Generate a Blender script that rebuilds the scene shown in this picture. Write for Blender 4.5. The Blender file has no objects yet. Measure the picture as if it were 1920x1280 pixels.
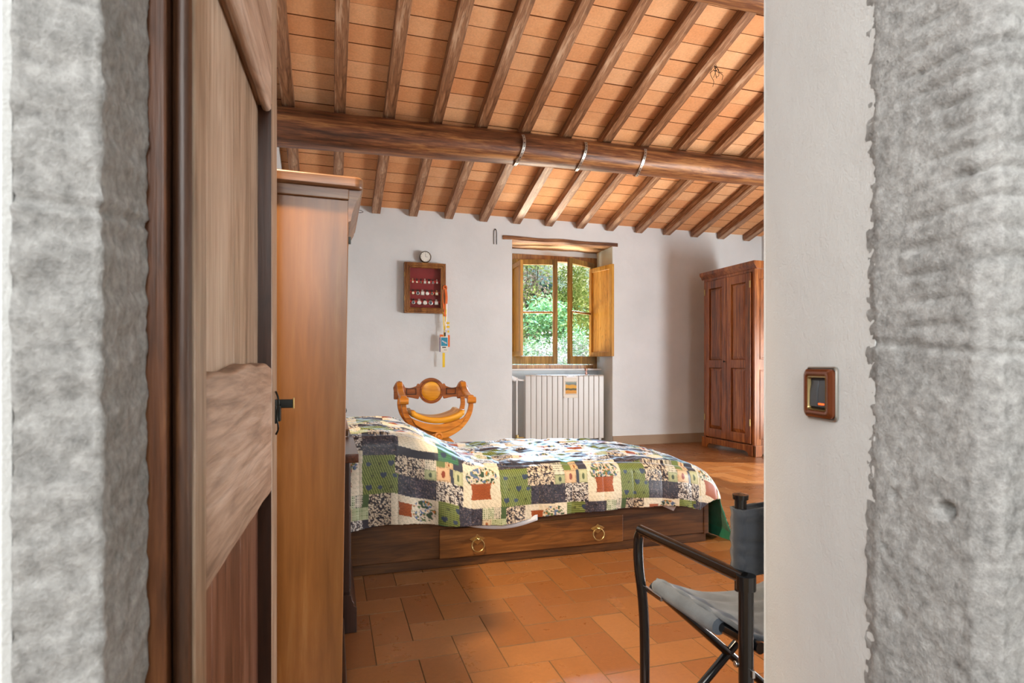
import bpy, bmesh, math, random
import numpy as np
from mathutils import Vector, Matrix, noise as mn
random.seed(7)
rng = np.random.default_rng(5)
S = bpy.context.scene
COL = S.collection
R = math.radians
EYE = 1.05                      # eye height of the photographer, camera stands over the world origin
YAW = math.atan(340/1106)       # the camera looks this far to the right of the far wall's normal
ORD = ['first','second','third','fourth','fifth','sixth','seventh','eighth','ninth','tenth','eleventh','twelfth','thirteenth','fourteenth','fifteenth','sixteenth']

# ------------------------------------------------------------------ helpers
def link(o, parent=None):
    COL.objects.link(o)
    if parent is not None: o.parent = parent
    return o
def tag(o, label=None, cat=None, group=None, kind=None):
    if label: o['label'] = label
    if cat: o['category'] = cat
    if group: o['group'] = group
    if kind: o['kind'] = kind
    return o
def empty(name, loc=(0,0,0), rot=(0,0,0), parent=None):
    o = bpy.data.objects.new(name, None); o.empty_display_size = .05
    o.location = loc; o.rotation_euler = rot
    return link(o, parent)
def thing(name, label, cat, loc=(0,0,0), rot=(0,0,0), group=None, kind=None):
    return tag(empty(name, loc, rot), label, cat, group, kind)

class MB:
    def __init__(s): s.v=[]; s.f=[]; s.mi={}
    def add(s, vs, fs):
        n=len(s.v); s.v += [tuple(v) for v in vs]; s.f += [tuple(i+n for i in f) for f in fs]; return s
    def box(s, x0,x1,y0,y1,z0,z1, M=None):
        vs=[Vector(p) for p in ((x0,y0,z0),(x1,y0,z0),(x1,y1,z0),(x0,y1,z0),(x0,y0,z1),(x1,y0,z1),(x1,y1,z1),(x0,y1,z1))]
        if M is not None: vs=[M@v for v in vs]
        return s.add(vs, [(0,3,2,1),(4,5,6,7),(0,1,5,4),(1,2,6,5),(2,3,7,6),(3,0,4,7)])
    def tube(s, pts, r, n=12, closed=False, cap=True):
        pts=[Vector(p) for p in pts]; N=len(pts)
        rs=r if isinstance(r,(list,tuple)) else [r]*N
        def tan(i):
            if closed: return (pts[(i+1)%N]-pts[i-1]).normalized()
            a=pts[max(i-1,0)]; b=pts[min(i+1,N-1)]; return (b-a).normalized()
        t=tan(0); up=Vector((0,0,1)) if abs(t.z)<.9 else Vector((1,0,0))
        nrm=(up-t*up.dot(t)).normalized(); vs=[]
        for i in range(N):
            t=tan(i); nrm=(nrm-t*nrm.dot(t)).normalized(); b=t.cross(nrm)
            for k in range(n):
                a=2*math.pi*k/n; vs.append(pts[i]+(nrm*math.cos(a)+b*math.sin(a))*rs[i])
        fs=[]
        for i in range(N if closed else N-1):
            for k in range(n):
                j=(i+1)%N
                fs.append((i*n+k, i*n+(k+1)%n, j*n+(k+1)%n, j*n+k))
        if cap and not closed:
            fs.append(tuple(range(n-1,-1,-1))); fs.append(tuple((N-1)*n+k for k in range(n)))
        return s.add(vs, fs)
    def lathe(s, prof, M=None, n=32):
        vs=[]; fs=[]; m=len(prof)
        for k in range(n):
            a=2*math.pi*k/n
            for r,z in prof:
                v=Vector((r*math.cos(a), r*math.sin(a), z)); vs.append(M@v if M is not None else v)
        for k in range(n):
            for i in range(m-1):
                j=(k+1)%n; fs.append((k*m+i, j*m+i, j*m+i+1, k*m+i+1))
        return s.add(vs, fs)
    def prism(s, out, a, b, axis='y', M=None):
        # closed 2D outline extruded from a to b along an axis
        def p(u,v,w):
            return {'y':(u,w,v),'z':(u,v,w),'x':(w,u,v)}[axis]
        n=len(out); vs=[Vector(p(u,v,a)) for u,v in out]+[Vector(p(u,v,b)) for u,v in out]
        if M is not None: vs=[M@v for v in vs]
        fs=[tuple(range(n)), tuple(range(2*n-1,n-1,-1))]+[(i,i+n,(i+1)%n+n,(i+1)%n) for i in range(n)]
        return s.add(vs, fs)
    def grid(s, P):
        # P[i][j] points
        n=len(P); m=len(P[0]); vs=[p for r in P for p in r]
        return s.add(vs, [(i*m+j,(i+1)*m+j,(i+1)*m+j+1,i*m+j+1) for i in range(n-1) for j in range(m-1)])
    def build(s, name, mat, parent=None, smooth=False, bevel=0, seg=2, loc=None, rot=None, recalc=True, solid=0, sub=0):
        me=bpy.data.meshes.new(name); me.from_pydata([tuple(v) for v in s.v],[],s.f)
        if recalc:
            bm=bmesh.new(); bm.from_mesh(me); bmesh.ops.recalc_face_normals(bm, faces=bm.faces); bm.to_mesh(me); bm.free()
        me.materials.append(mat)
        for mt,k0 in s.mi.items():
            me.materials.append(mt)
            for p in me.polygons:
                if p.index>=k0: p.material_index=len(me.materials)-1
        if smooth:
            me.polygons.foreach_set('use_smooth',[True]*len(me.polygons))
            me.set_sharp_from_angle(angle=R(40))
        o=link(bpy.data.objects.new(name, me), parent)
        if loc: o.location=loc
        if rot: o.rotation_euler=rot
        if solid: m=o.modifiers.new('s','SOLIDIFY'); m.thickness=solid; m.offset=0
        if sub: m=o.modifiers.new('u','SUBSURF'); m.levels=sub; m.render_levels=sub
        if bevel:
            m=o.modifiers.new('b','BEVEL'); m.width=bevel; m.segments=seg; m.limit_method='ANGLE'; m.angle_limit=R(35)
            me.polygons.foreach_set('use_smooth',[True]*len(me.polygons))
            w=o.modifiers.new('w','WEIGHTED_NORMAL'); w.keep_sharp=True
        return o

def arc(pts, n=8):
    # Catmull-Rom through points
    P=[Vector(p) for p in pts]; P=[2*P[0]-P[1]]+P+[2*P[-1]-P[-2]]; out=[]
    for i in range(1,len(P)-2):
        for k in range(n):
            t=k/n; a,b,c,d=P[i-1],P[i],P[i+1],P[i+2]
            out.append(.5*((2*b)+(c-a)*t+(2*a-5*b+4*c-d)*t*t+(3*b-a-3*c+d)*t**3))
    out.append(P[-2]); return out
def lerp_table(tab, x):
    return float(np.interp(x,[a for a,_ in tab],[b for _,b in tab]))

# ------------------------------------------------------------------ materials
def lin(c):
    return tuple((x/12.92 if x<=.04045 else ((x+.055)/1.055)**2.4) for x in c)+(1,)
def h(s): s=s.lstrip('#'); return lin([int(s[i:i+2],16)/255 for i in (0,2,4)])
class N:
    def __init__(s,name):
        s.m=bpy.data.materials.new(name); s.m.use_nodes=True; s.t=s.m.node_tree; s.n=s.t.nodes; s.l=s.t.links
        s.b=s.n['Principled BSDF']; s.out=s.n['Material Output']
    def new(s,t,**k):
        x=s.n.new(t)
        for a,v in k.items():
            if a.startswith('i_'): x.inputs[a[2:].replace('_',' ')].default_value=v
            else: setattr(x,a,v)
        return x
    def link(s,a,b): s.l.new(a,b)
    def coord(s, kind='Object', scale=(1,1,1), rot=(0,0,0)):
        tc=s.new('ShaderNodeTexCoord'); mp=s.new('ShaderNodeMapping'); s.link(tc.outputs[kind], mp.inputs['Vector'])
        mp.inputs['Scale'].default_value=scale; mp.inputs['Rotation'].default_value=rot; return mp.outputs[0]
    def noise(s, vec, scale, detail=4, rough=.55, dist=0):
        x=s.new('ShaderNodeTexNoise'); x.inputs['Scale'].default_value=scale; x.inputs['Detail'].default_value=detail
        x.inputs['Roughness'].default_value=rough; x.inputs['Distortion'].default_value=dist
        s.link(vec, x.inputs['Vector']); return x.outputs['Fac']
    def ramp(s, fac, stops):
        x=s.new('ShaderNodeValToRGB'); cr=x.color_ramp
        while len(cr.elements)<len(stops): cr.elements.new(.5)
        for e,(p,c) in zip(cr.elements, stops): e.position=p; e.color=c
        s.link(fac, x.inputs[0]); return x.outputs[0]
    def mix(s, a, b, fac, mode='MIX'):
        x=s.new('ShaderNodeMix', data_type='RGBA', blend_type=mode)
        for sock,v in ((x.inputs[0],fac),(x.inputs[6],a),(x.inputs[7],b)):
            if hasattr(v,'is_linked') or hasattr(v,'links'): s.link(v,sock)
            else: sock.default_value=v
        return x.outputs[2]
    def bump(s, hgt, strength=.3, dist=.01, prev=None):
        x=s.new('ShaderNodeBump'); x.inputs['Strength'].default_value=strength; x.inputs['Distance'].default_value=dist
        s.link(hgt, x.inputs['Height'])
        if prev is not None: s.link(prev, x.inputs['Normal'])
        s.link(x.outputs[0], s.b.inputs['Normal']); return x.outputs[0]
    def set(s, **k):
        for a,v in k.items():
            i=s.b.inputs[a.replace('_',' ')]
            if hasattr(v,'links'): s.link(v,i)
            else: i.default_value=v
        return s

def wood(name, dark, mid, light, axis='z', rough=.4, fine=60, bump=.25, spec=.5, wear=None, coarse=7, grain=.78, ring=26, contrast=(.40,.53,.66), coat=0):
    m=N(name); k={'x':(.07,1,1),'y':(1,.07,1),'z':(1,1,.07)}[axis]
    v=m.coord('Object',k)
    big=m.noise(v,coarse,3,.5,.8); fin=m.noise(v,fine,5,.65,.3)
    mixv=m.new('ShaderNodeMath',operation='MULTIPLY_ADD'); m.link(fin,mixv.inputs[0]); mixv.inputs[1].default_value=.55
    sc=m.new('ShaderNodeMath',operation='MULTIPLY'); m.link(big,sc.inputs[0]); sc.inputs[1].default_value=.5
    m.link(sc.outputs[0],mixv.inputs[2])
    c=m.ramp(mixv.outputs[0],[(contrast[0],dark),(contrast[1],mid),(contrast[2],light)])
    # cathedral grain: distorted growth rings drawn as fine darker lines
    kw={'x':(.12,1,1),'y':(1,.12,1),'z':(1,1,.12)}[axis]; vw=m.coord('Object',kw)
    wv=m.new('ShaderNodeTexNoise'); wv.inputs['Scale'].default_value=ring*.35; wv.inputs['Detail'].default_value=1.5; m.link(vw,wv.inputs['Vector'])
    mm=m.new('ShaderNodeMath',operation='MULTIPLY'); m.link(wv.outputs['Fac'],mm.inputs[0]); mm.inputs[1].default_value=16
    fr=m.new('ShaderNodeMath',operation='FRACT'); m.link(mm.outputs[0],fr.inputs[0])
    g=m.ramp(fr.outputs[0],[(0,(1,1,1,1)),(.55,(.95,.95,.95,1)),(.85,(grain,grain,grain,1)),(1,(1,1,1,1))])
    c=m.mix(c,g,1,'MULTIPLY')
    if wear:
        w=m.noise(m.coord('Object',k),14,4,.6,1.2)
        f=m.ramp(w,[(.5,(0,0,0,1)),(.66,(1,1,1,1))])
        c=m.mix(c,wear,f)
    m.set(Base_Color=c, Roughness=rough, Specular_IOR_Level=spec)
    if coat: m.set(Coat_Weight=coat, Coat_Roughness=.15)
    m.bump(mixv.outputs[0],bump,.006); return m.m
def plain(name, col, rough=.5, metal=0, spec=.5, **k):
    m=N(name); m.set(Base_Color=col, Roughness=rough, Metallic=metal, Specular_IOR_Level=spec, **k); return m.m
def plaster(name, c1, c2, bscale=90, bstr=.25):
    m=N(name); v=m.coord('Object')
    c=m.ramp(m.noise(v,1.3,5,.6),[(.3,c1),(.7,c2)])
    m.set(Base_Color=c, Roughness=.85, Specular_IOR_Level=.25)
    b=m.bump(m.noise(v,5,4,.6),.25,.02); m.bump(m.noise(v,bscale,3,.6),bstr,.004,b); return m.m
def fabric(name, c1, c2, scale=700, rough=.9, big=6, sheen=.2):
    m=N(name); v=m.coord('Object')
    c=m.ramp(m.noise(v,big,5,.6),[(.3,c1),(.7,c2)])
    m.set(Base_Color=c, Roughness=rough, Sheen_Weight=sheen, Specular_IOR_Level=.3)
    m.bump(m.noise(v,scale,2,.5),.35,.002); return m.m

M={}
M['wall']=plaster('white plaster', h('d2d6d6'), h('e0e3e3'))
M['wall_fine']=plaster('fine white plaster', h('cfd1d0'), h('d8dad9'), 260, .3)
def stone():
    m=N('grey sandstone'); v=m.coord('Object')
    a=m.noise(v,9,6,.65,.4); b=m.noise(v,70,5,.75)
    c=m.mix(m.ramp(a,[(.3,h('767675')),(.5,h('92918f')),(.72,h('acacaa'))]), m.ramp(b,[(.32,h('646463')),(.5,h('989896')),(.7,h('c0c0be'))]), .55)
    m.set(Base_Color=c, Roughness=.9, Specular_IOR_Level=.2)
    p=m.bump(b,.55,.006); m.bump(m.noise(v,240,3,.6),.4,.0015,p); return m.m
M['stone']=stone()
M['rafter']=wood('stained rafter wood', h('5c3820'), h('966846'), h('ccaa8a'), 'y', .5, 60, .6, .5, None, 7, .7, 30, (.38,.54,.68))
M['log']=wood('dark log wood', h('3e2212'), h('74462a'), h('b07c4a'), 'x', .42, 45, .6)
M['lintel']=wood('old rough lintel wood', h('50301c'), h('8c5c36'), h('c29a68'), 'x', .7, 55, .9)
M['frame_dark']=wood('dark door frame wood', h('301a0c'), h('6a3e20'), h('94613a'), 'z', .45, 40, .4)
M['frame_stop']=wood('darker door frame wood', h('241308'), h('4c2e1a'), h('74502f'), 'z', .45, 40, .4)
M['door']=wood('weathered brown door wood', h('6a543f'), h('a08770'), h('c4af99'), 'z', .42, 60, .35, .5, None, 5, .86, 20, (.34,.52,.7))
M['door_rail']=wood('weathered brown rail wood', h('6a503e'), h('a68a75'), h('c8af9c'), 'y', .42, 70, .6, .5, None, 10, .8, 20, (.34,.52,.7))
M['door_low']=wood('reddish brown panel wood', h('4a2a1c'), h('6e4632'), h('8b6450'), 'z', .38, 50, .35)
M['cabinet']=wood('varnished walnut veneer', h('6c421e'), h('8e5e30'), h('ac8050'), 'z', .33, 26, .08, .5, None, 2.6, .92, 12, (.3,.53,.74))
M['cabinet_top']=wood('varnished walnut cornice', h('5a3822'), h('7a5438'), h('94704f'), 'x', .35, 30, .12)
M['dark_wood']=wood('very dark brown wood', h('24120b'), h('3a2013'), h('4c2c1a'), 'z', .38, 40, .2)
M['bedside']=wood('dark brown tabletop wood', h('4a2a1a'), h('6a4230'), h('80563f'), 'y', .22, 30, .1)
M['bed']=wood('walnut bed wood', h('2e190b'), h('543417'), h('744a26'), 'x', .38, 34, .15, .5, None, 4)
M['bed_drawer']=wood('walnut drawer wood', h('46270d'), h('6c421b'), h('885a2e'), 'x', .36, 34, .12, .5, None, 4)
M['armoire']=wood('red brown polished wood', h('552c10'), h('925224'), h('bc7a3e'), 'z', .28, 40, .12, .6, None, 4)
M['honey']=wood('honey varnished wood', h('a46c1e'), h('c48a30'), h('d6a24a'), 'z', .3, 40, .1, .5)
M['honey_panel']=wood('golden varnished panel wood', h('b87a22'), h('dc9c3c'), h('ecb45a'), 'z', .3, 40, .1, .5)
M['honey_x']=wood('honey varnished wood across', h('8a5220'), h('b0742c'), h('cf9040'), 'x', .3, 40, .1, .5)
M['sash']=wood('brown varnished sash wood', h('5e4418'), h('8a6830'), h('ae8a48'), 'z', .28, 40, .12, .6)
M['winframe']=wood('aged window frame wood', h('6a4220'), h('906434'), h('b0864e'), 'z', .4, 40, .25)
M['chairwood']=wood('orange varnished chair wood', h('8e4e18'), h('bd7426'), h('d08c3a'), 'x', .3, 30, .1, .5)
M['chairwood_dark']=wood('brown varnished carved wood', h('5e3014'), h('8c5024'), h('a8693a'), 'x', .32, 30, .1)
M['leather']=wood('ochre leather', h('a86a10'), h('c88a1c'), h('d89c30'), 'x', .4, 24, .1, grain=1)
M['case']=wood('golden brown moulded case wood', h('5e3412'), h('8a5522'), h('a87238'), 'z', .32, 40, .1)
M['redfelt']=fabric('dark red felt', h('7c2a2a'), h('923636'))
M['redpad']=fabric('bright red pad', h('b02826'), h('c43430'))
M['steel']=plain('galvanised steel', h('b9b7b0'), .35, .9)
M['chrome']=plain('bright chrome', h('d8dade'), .15, 1)
M['iron']=plain('dark iron', h('2a2c2a'), .4, .8)
M['brass']=plain('aged brass', h('b8a06a'), .3, .95)
M['black']=plain('black enamelled tube', h('0b0c0e'), .16, 0, .6, Coat_Weight=.6, Coat_Roughness=.08)
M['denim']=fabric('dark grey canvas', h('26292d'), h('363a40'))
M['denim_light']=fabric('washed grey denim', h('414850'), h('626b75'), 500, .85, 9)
M['radiator']=plain('cream white radiator enamel', h('c6c4be'), .35)
M['white']=plain('white enamel', h('e6e4e0'), .4)
M['marble']=plaster('pale stone sill', h('d9cfc4'), h('e6dfd6'))
M['skirting']=plaster('taupe painted skirting', h('9a8570'), h('a8927c'), 120, .2)
M['sheet']=fabric('pale blue white sheet', h('c9d3da'), h('dde4e8'))
M['green']=fabric('green quilt lining', h('1c6a50'), h('2a8263'), 300, .7, 14)
M['bronze']=plain('brown bronze switch plate', h('7c4224'), .22, .6, .6, Coat_Weight=.5)
M['gold']=plain('pale gold bezel', h('a89468'), .25, .9)
M['switch']=plain('grey metal rocker', h('5c6064'), .3, .7)
M['watch']=plain('silver watch case', h('c6c4bc'), .3, .6)
M['watchgold']=plain('gold watch case', h('cfae78'), .3, .6)
M['strap']=plain('dark watch strap', h('262420'), .6)
M['dial']=plain('white dial', h('e4e2d8'), .5)
M['dial_dark']=plain('dark blue dial', h('3a4250'), .4)
M['paper']=plain('white paper', h('e4dfd2'), .7)
M['orange']=plain('orange ribbon', h('e0681a'), .6)
M['yellow']=plain('yellow ribbon', h('ecc520'), .6)
M['ribwhite']=plain('white ribbon', h('ece8ea'), .6)
M['teal']=plain('teal card print', h('1c86a4'), .5)
M['ink']=plain('dark ink', h('26262c'), .6)
def emi(name,col,s):
    m=N(name); m.set(Base_Color=col, Emission_Color=col, Emission_Strength=s); return m.m
M['led']=emi('glowing orange pilot light', h('ff5a1e'), 2.0)
def glass():
    m=N('window glass'); m.set(Base_Color=(1,1,1,1), Roughness=0, Transmission_Weight=1, IOR=1.03); m.set(Specular_IOR_Level=.5)
    # thin pane: clear with a slight mirror of its surroundings
    tr=m.new('ShaderNodeBsdfTransparent'); gl=m.new('ShaderNodeBsdfGlossy'); gl.inputs['Roughness'].default_value=.02
    fr=m.new('ShaderNodeFresnel'); fr.inputs['IOR'].default_value=1.45
    mx=m.new('ShaderNodeMixShader'); ge=m.new('ShaderNodeNewGeometry'); iv=m.new('ShaderNodeMath',operation='SUBTRACT'); iv.inputs[0].default_value=1; m.link(ge.outputs['Backfacing'],iv.inputs[1]); mu=m.new('ShaderNodeMath',operation='MULTIPLY'); m.link(fr.outputs[0],mu.inputs[0]); m.link(iv.outputs[0],mu.inputs[1]); m.link(mu.outputs[0],mx.inputs[0]); m.link(tr.outputs[0],mx.inputs[1]); m.link(gl.outputs[0],mx.inputs[2])
    m.link(mx.outputs[0], m.out.inputs[0]); return m.m
M['glass']=glass()
def tile(name, a, b, c, rough, bs, bstr, stain):
    m=N(name); at=m.new('ShaderNodeAttribute', attribute_name='tint'); v=m.coord('Object')
    base=m.ramp(at.outputs['Fac'],[(0,a),(.5,b),(1,c)])
    n=m.noise(v,7,6,.65,.5); base=m.mix(base, stain, m.ramp(n,[(.45,(0,0,0,1)),(.8,(.35,.35,.35,1))]))
    n2=m.noise(v,60,4,.7); base=m.mix(base, m.ramp(n2,[(.3,(.75,.75,.75,1)),(.7,(1.08,1.08,1.08,1))]), .6, 'MULTIPLY')
    r=m.new('ShaderNodeMapRange'); m.link(n,r.inputs[0]); r.inputs[3].default_value=rough-.08; r.inputs[4].default_value=rough+.14
    m.set(Base_Color=base, Roughness=r.outputs[0])
    p=m.bump(m.noise(v,3.5,3,.5),.3,.01) if rough<.5 else None
    m.bump(m.noise(v,bs,4,.7),bstr,.004 if rough>.5 else .003,p); return m.m
M['floor']=tile('waxed terracotta floor', h('86532a'), h('8e5a2e'), h('996639'), .27, 150,.15, h('80542e'))
M['ceil']=tile('rough terracotta ceiling tiles', h('dc9a66'), h('e3a672'), h('eab484'), .85, 190,.9, h('d08444'))
M['grout']=plaster('brown grout', h('6a5138'), h('7e6244'))
M['joint']=plaster('dark ceiling joint', h('5e3014'), h('74401c'))

# ------------------------------------------------------------------ room shell
X0,X1,Y0,Y1 = -.47,5.88,1.0,7.0
SL=.287; ZW=2.89
def zc(y): return ZW+SL*(Y1-y)         # underside of the ceiling tiles
SLA=math.atan(SL)
def tiles_mesh(name, rects, z, lift, mat_i, tint, xf=None):
    pass
# floor : herringbone terracotta, the grout is part of the same floor mesh
def build_floor():
    w=.147; ox,oy=.595,1.968; g=.0022; v=[];f=[];mi=[];tint=[]
    def rect(a,b,c,d,t):
        a=max(a,X0-.02); b=min(b,X1+.02); c=max(c,.98); d=min(d,7.62)
        if b-a<.004 or d-c<.004: return
        n=len(v); dz=random.uniform(-.0006,.0006)
        v.extend([(a+g,c+g,dz),(b-g,c+g,dz),(b-g,d-g,dz),(a+g,d-g,dz),(a,c,-.004),(b,c,-.004),(b,d,-.004),(a,d,-.004)])
        for q in ((0,1,2,3),): f.append(tuple(n+i for i in q)); mi.append(0); tint.append(t)
        for q in ((4,5,1,0),(5,6,2,1),(6,7,3,2),(7,4,0,3)): f.append(tuple(n+i for i in q)); mi.append(1); tint.append(0)
    for i in range(-12,60):
        for j in range(-12,60):
            k=(i-j)%4; x=ox+i*w; y=oy+j*w
            if k==0: rect(x,x+2*w,y,y+w,random.random())
            elif k==3: rect(x,x+w,y,y+2*w,random.random())
    n=len(v); v.extend([(-4,-2,-.006),(X1,-2,-.006),(X1,7.6,-.006),(-4,7.6,-.006)]); f.append((n,n+1,n+2,n+3)); mi.append(1); tint.append(0)
    me=bpy.data.meshes.new('floor'); me.from_pydata(v,[],f); me.materials.append(M['floor']); me.materials.append(M['grout'])
    me.polygons.foreach_set('material_index',mi)
    at=me.attributes.new('tint','FLOAT','FACE'); at.data.foreach_set('value',tint)
    o=link(bpy.data.objects.new('floor',me)); tag(o,'waxed terracotta herringbone tile floor',None,None,'structure')
build_floor()
def build_ceiling():
    v=[];f=[];mi=[];tint=[]
    L=(7.3-.9)/math.cos(SLA); w=.1835; row=0; q=0
    xs=[X0-.02]+[.077+.425*k for k in range(-1,15)]
    xs=[x for x in xs if x<X1]+[X1+.02]
    def P(x,s,dz): y=7.3-s*math.cos(SLA); return (x,y,zc(y)+dz)
    for c in range(len(xs)-1):
        s=-.05-random.uniform(0,.03)+ (-.02)
        while s<L:
            a=s+.0035+random.uniform(-.001,.002); b=s+w-.0035; n=len(v); d=random.uniform(-.002,.002)
            v.extend([P(xs[c],a,d),P(xs[c+1],a,d),P(xs[c+1],b,d),P(xs[c],b,d),P(xs[c],s,.012),P(xs[c+1],s,.012),P(xs[c+1],s+w,.012),P(xs[c],s+w,.012)])
            f.append((n,n+1,n+2,n+3)); mi.append(0); tint.append(random.random())
            for qd in ((4,5,1,0),(6,7,3,2)): f.append(tuple(n+i for i in qd)); mi.append(1); tint.append(0)
            s+=w
    for (za,zb) in ((.013,.013),(.13,.13)):
        n=len(v); v.extend([(X0-.4,.4,zc(.4)+za),(X1+.4,.4,zc(.4)+za),(X1+.4,7.65,zc(7.65)+za),(X0-.4,7.65,zc(7.65)+za)])
        f.append((n,n+1,n+2,n+3)); mi.append(1); tint.append(0)
    me=bpy.data.meshes.new('ceiling'); me.from_pydata(v,[],f); me.materials.append(M['ceil']); me.materials.append(M['joint'])
    me.polygons.foreach_set('material_index',mi)
    at=me.attributes.new('tint','FLOAT','FACE'); at.data.foreach_set('value',tint)
    o=link(bpy.data.objects.new('ceiling',me)); tag(o,'sloping ceiling of rough terracotta tiles',None,None,'structure')
build_ceiling()
# walls
RX0,RX1=2.153,3.53; RZ=2.606; RD=7.6        # window recess
def wall(name, mb, mat, lab): return tag(mb.build(name,mat),lab,None,None,'structure')
b=MB(); T=3.2
b.box(X0-.3,RX0,7,7.6,0,T); b.box(RX1,X1+.3,7,7.6,0,T); b.box(RX0,RX1,7,7.6,RZ+.04,T)
b.box(RX0,RX1,7.47,7.6,0,1.0)                 # thin wall under the window
b.box(RX0,RX1,7.5,7.6,2.53,RZ+.05)            # strip above the window frame
wall('wall_back',b,M['wall'],'white plastered far wall with deep window recess')
def sidewall(name,xa,xb,lab):
    b=MB(); b.prism([(.4,0),(7.65,0),(7.65,zc(7.65)+.1),(.4,zc(.4)+.1)],xa,xb,'x'); return wall(name,b,M['wall'],lab)
sidewall('wall_left',X0-.3,X0,'white plastered left wall behind the tall cabinet')
b=MB()
for (ya,yb,za,zb) in ((.4,3.2,0,None),(4.6,7.65,0,None),(3.2,4.6,2.25,None)):
    if zb is None: b.prism([(ya,za),(yb,za),(yb,zc(yb)+.1),(ya,zc(ya)+.1)],X1,X1+.3,'x')
    else: b.box(X1,X1+.3,ya,yb,za,zb)
wall('wall_right',b,M['wall'],'white plastered right wall in the far corner')
# entrance wall : plaster splayed reveal on the right, the camera looks through its doorway
ZT=2.15
b=MB()
b.prism([(.7656,.6727),(.8454,.9955),(.8454,1.0),(X1,1.0),(X1,.515),(.95,.515),(.95,.6727)],0,5.2,'z')
wall('wall_front',b,M['wall_fine'],'smooth white plaster reveal carrying the light switch')
b=MB(); b.prism([(-4,.597),(-.263,.597),(-.258,.602),(-.258,.70),(-.262,.77),(-.262,.80),(-.30,.86),(-.42,1.0),(-4,1.0)],0,5.2,'z')
b.box(-.4,.95,.52,1.0,ZT+.25,5.2)
wall('wall_front_left',b,M['wall_fine'],'white plaster wall to the left of the doorway').name='wall_front.001'

# the small hallway the photographer stands in
def slab(name,q,lab):
    b=MB(); b.box(*q); return tag(b.build(name,M['wall'],None),lab,None,None,'structure')
slab('wall_hall_left',(-3.1,-3.0,-2.4,.595,0,2.8),'white hallway wall far left of the doorway')
slab('wall_hall_right',(1.9,2.0,-2.4,.515,0,2.8),'white hallway wall right of the doorway')
slab('wall_hall_rear',(-3.1,2.0,-2.5,-2.4,0,2.8),'white hallway wall behind the doorway')
slab('ceiling_hall',(-3.1,2.0,-2.5,.515,2.8,2.9),'white hallway ceiling')
# stone door jambs : dense displaced faces
def stone_jamb(name, plan, lab, side, joint, seed):
    # plan: visible polyline (x,y), swept from floor to ZT, closed behind by a plain block
    step=.005; pts=[]
    for (a,c) in zip(plan[:-1],plan[1:]):
        n=max(1,int(math.dist(a,c)/step))
        for k in range(n): pts.append((a[0]+(c[0]-a[0])*k/n, a[1]+(c[1]-a[1])*k/n))
    pts.append(plan[-1]); m=len(pts)
    zs=[]; z=0
    while z<ZT+.25:
        zs.append(z); z+= .005 if .45<z<1.75 else .03
    V=[]
    for z in zs:
        for i,(x,y) in enumerate(pts):
            a=pts[max(i-1,0)]; c=pts[min(i+1,m-1)]
            tx,ty=c[0]-a[0],c[1]-a[1]; l=math.hypot(tx,ty) or 1
            nx,ny=(-ty/l,tx/l)
            if side>0: nx,ny=-nx,-ny
            p=Vector((x*9+seed,y*9,z*9))
            d=.0016*mn.noise(p)+.0018*mn.noise(p*3.1)+.0022*mn.noise(p*8)+.0012*mn.noise(p*20)
            if side>0 and z>joint:
                q=(z*1.0+y*.03)*1.0           # slanting chisel strokes
                st=math.sin(q*2*math.pi/.034+3.2*mn.noise(Vector((y*7,z*5,seed))))
                d-=.0085*max(st-.25,0)*(.7+1.3*mn.noise(Vector((y*14,z*14,seed))))*min(1,max(0,(i-9)/8))
            if side<0:
                st=math.sin((z-.2*y)*2*math.pi/.05+3*mn.noise(Vector((y*12,z*5,seed)))); d+=.0012*st
            if abs(z-joint-.12*(y-.6))<.005: d-=.004
            if side>0:
                # pits in the lower block
                for (hy,hz,hr,hd) in ((.565,.862,.011,.022),(.64,.868,.006,.008),(.655,.79,.005,.007),(.63,.70,.008,.006)):
                    e=((y-hy)/hr)**2+((z-hz)/(hr*.8))**2
                    if e<1.6: d-=hd*max(0,1-e/1.6)
            edge = 0
            if side>0 and i<7: edge=(.010*mn.noise(Vector((seed,z*5,3)))+.007*mn.noise(Vector((seed,z*22,8)))+.003*mn.noise(Vector((seed,z*70,8))))*(1-i/7)
            V.append((x+nx*d, y+ny*d+edge, z))
    F=[(r*m+i,r*m+i+1,(r+1)*m+i+1,(r+1)*m+i) for r in range(len(zs)-1) for i in range(m-1)]
    b=MB(); b.add(V,F)
    o=b.build(name,M['stone'],smooth=True)
    o.data.set_sharp_from_angle(angle=R(80))
    return tag(o,lab,None,None,'structure')
stone_jamb('trim_1',[(-.26,.764),(-.1975,.758),(-.1995,.625),(-.257,.600),(-.2595,.604)],'rough grey stone door jamb at the left edge',-1,1.19,3.3)
stone_jamb('trim_2',[(.7700,.69),(.7625,.668),(.7625,.532),(.776,.507),(.97,.498)],'chiselled grey stone door jamb at the right edge',1,1.075,11.7)
b=MB(); b.box(-.262,.97,.50,.70,ZT,ZT+.25); tag(b.build('trim_3',M['stone'],bevel=.006),'grey stone lintel over the doorway',None,None,'structure')
# wooden door frame
fr=thing('trim_4',None,None,(0,0,0),kind='structure'); fr['label']='dark brown wooden door frame post beside the left stone jamb'
del_keys=[k for k in ('category',) if k in fr]
b=MB(); b.box(-.262,-.180,.762,.795,0,ZT); b.build('frame_post',M['frame_dark'],fr,bevel=.004)
b=MB(); b.box(-.174,-.1595,.772,.797,0,ZT); b.box(-.18,-.17,.785,.797,0,ZT); b.build('frame_stop',M['frame_stop'],fr,bevel=.005)
b=MB(); b.box(-.262,.85,.79,.86,ZT-.07,ZT+.02); b.build('frame_head',M['frame_dark'],fr,bevel=.006)

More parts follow.
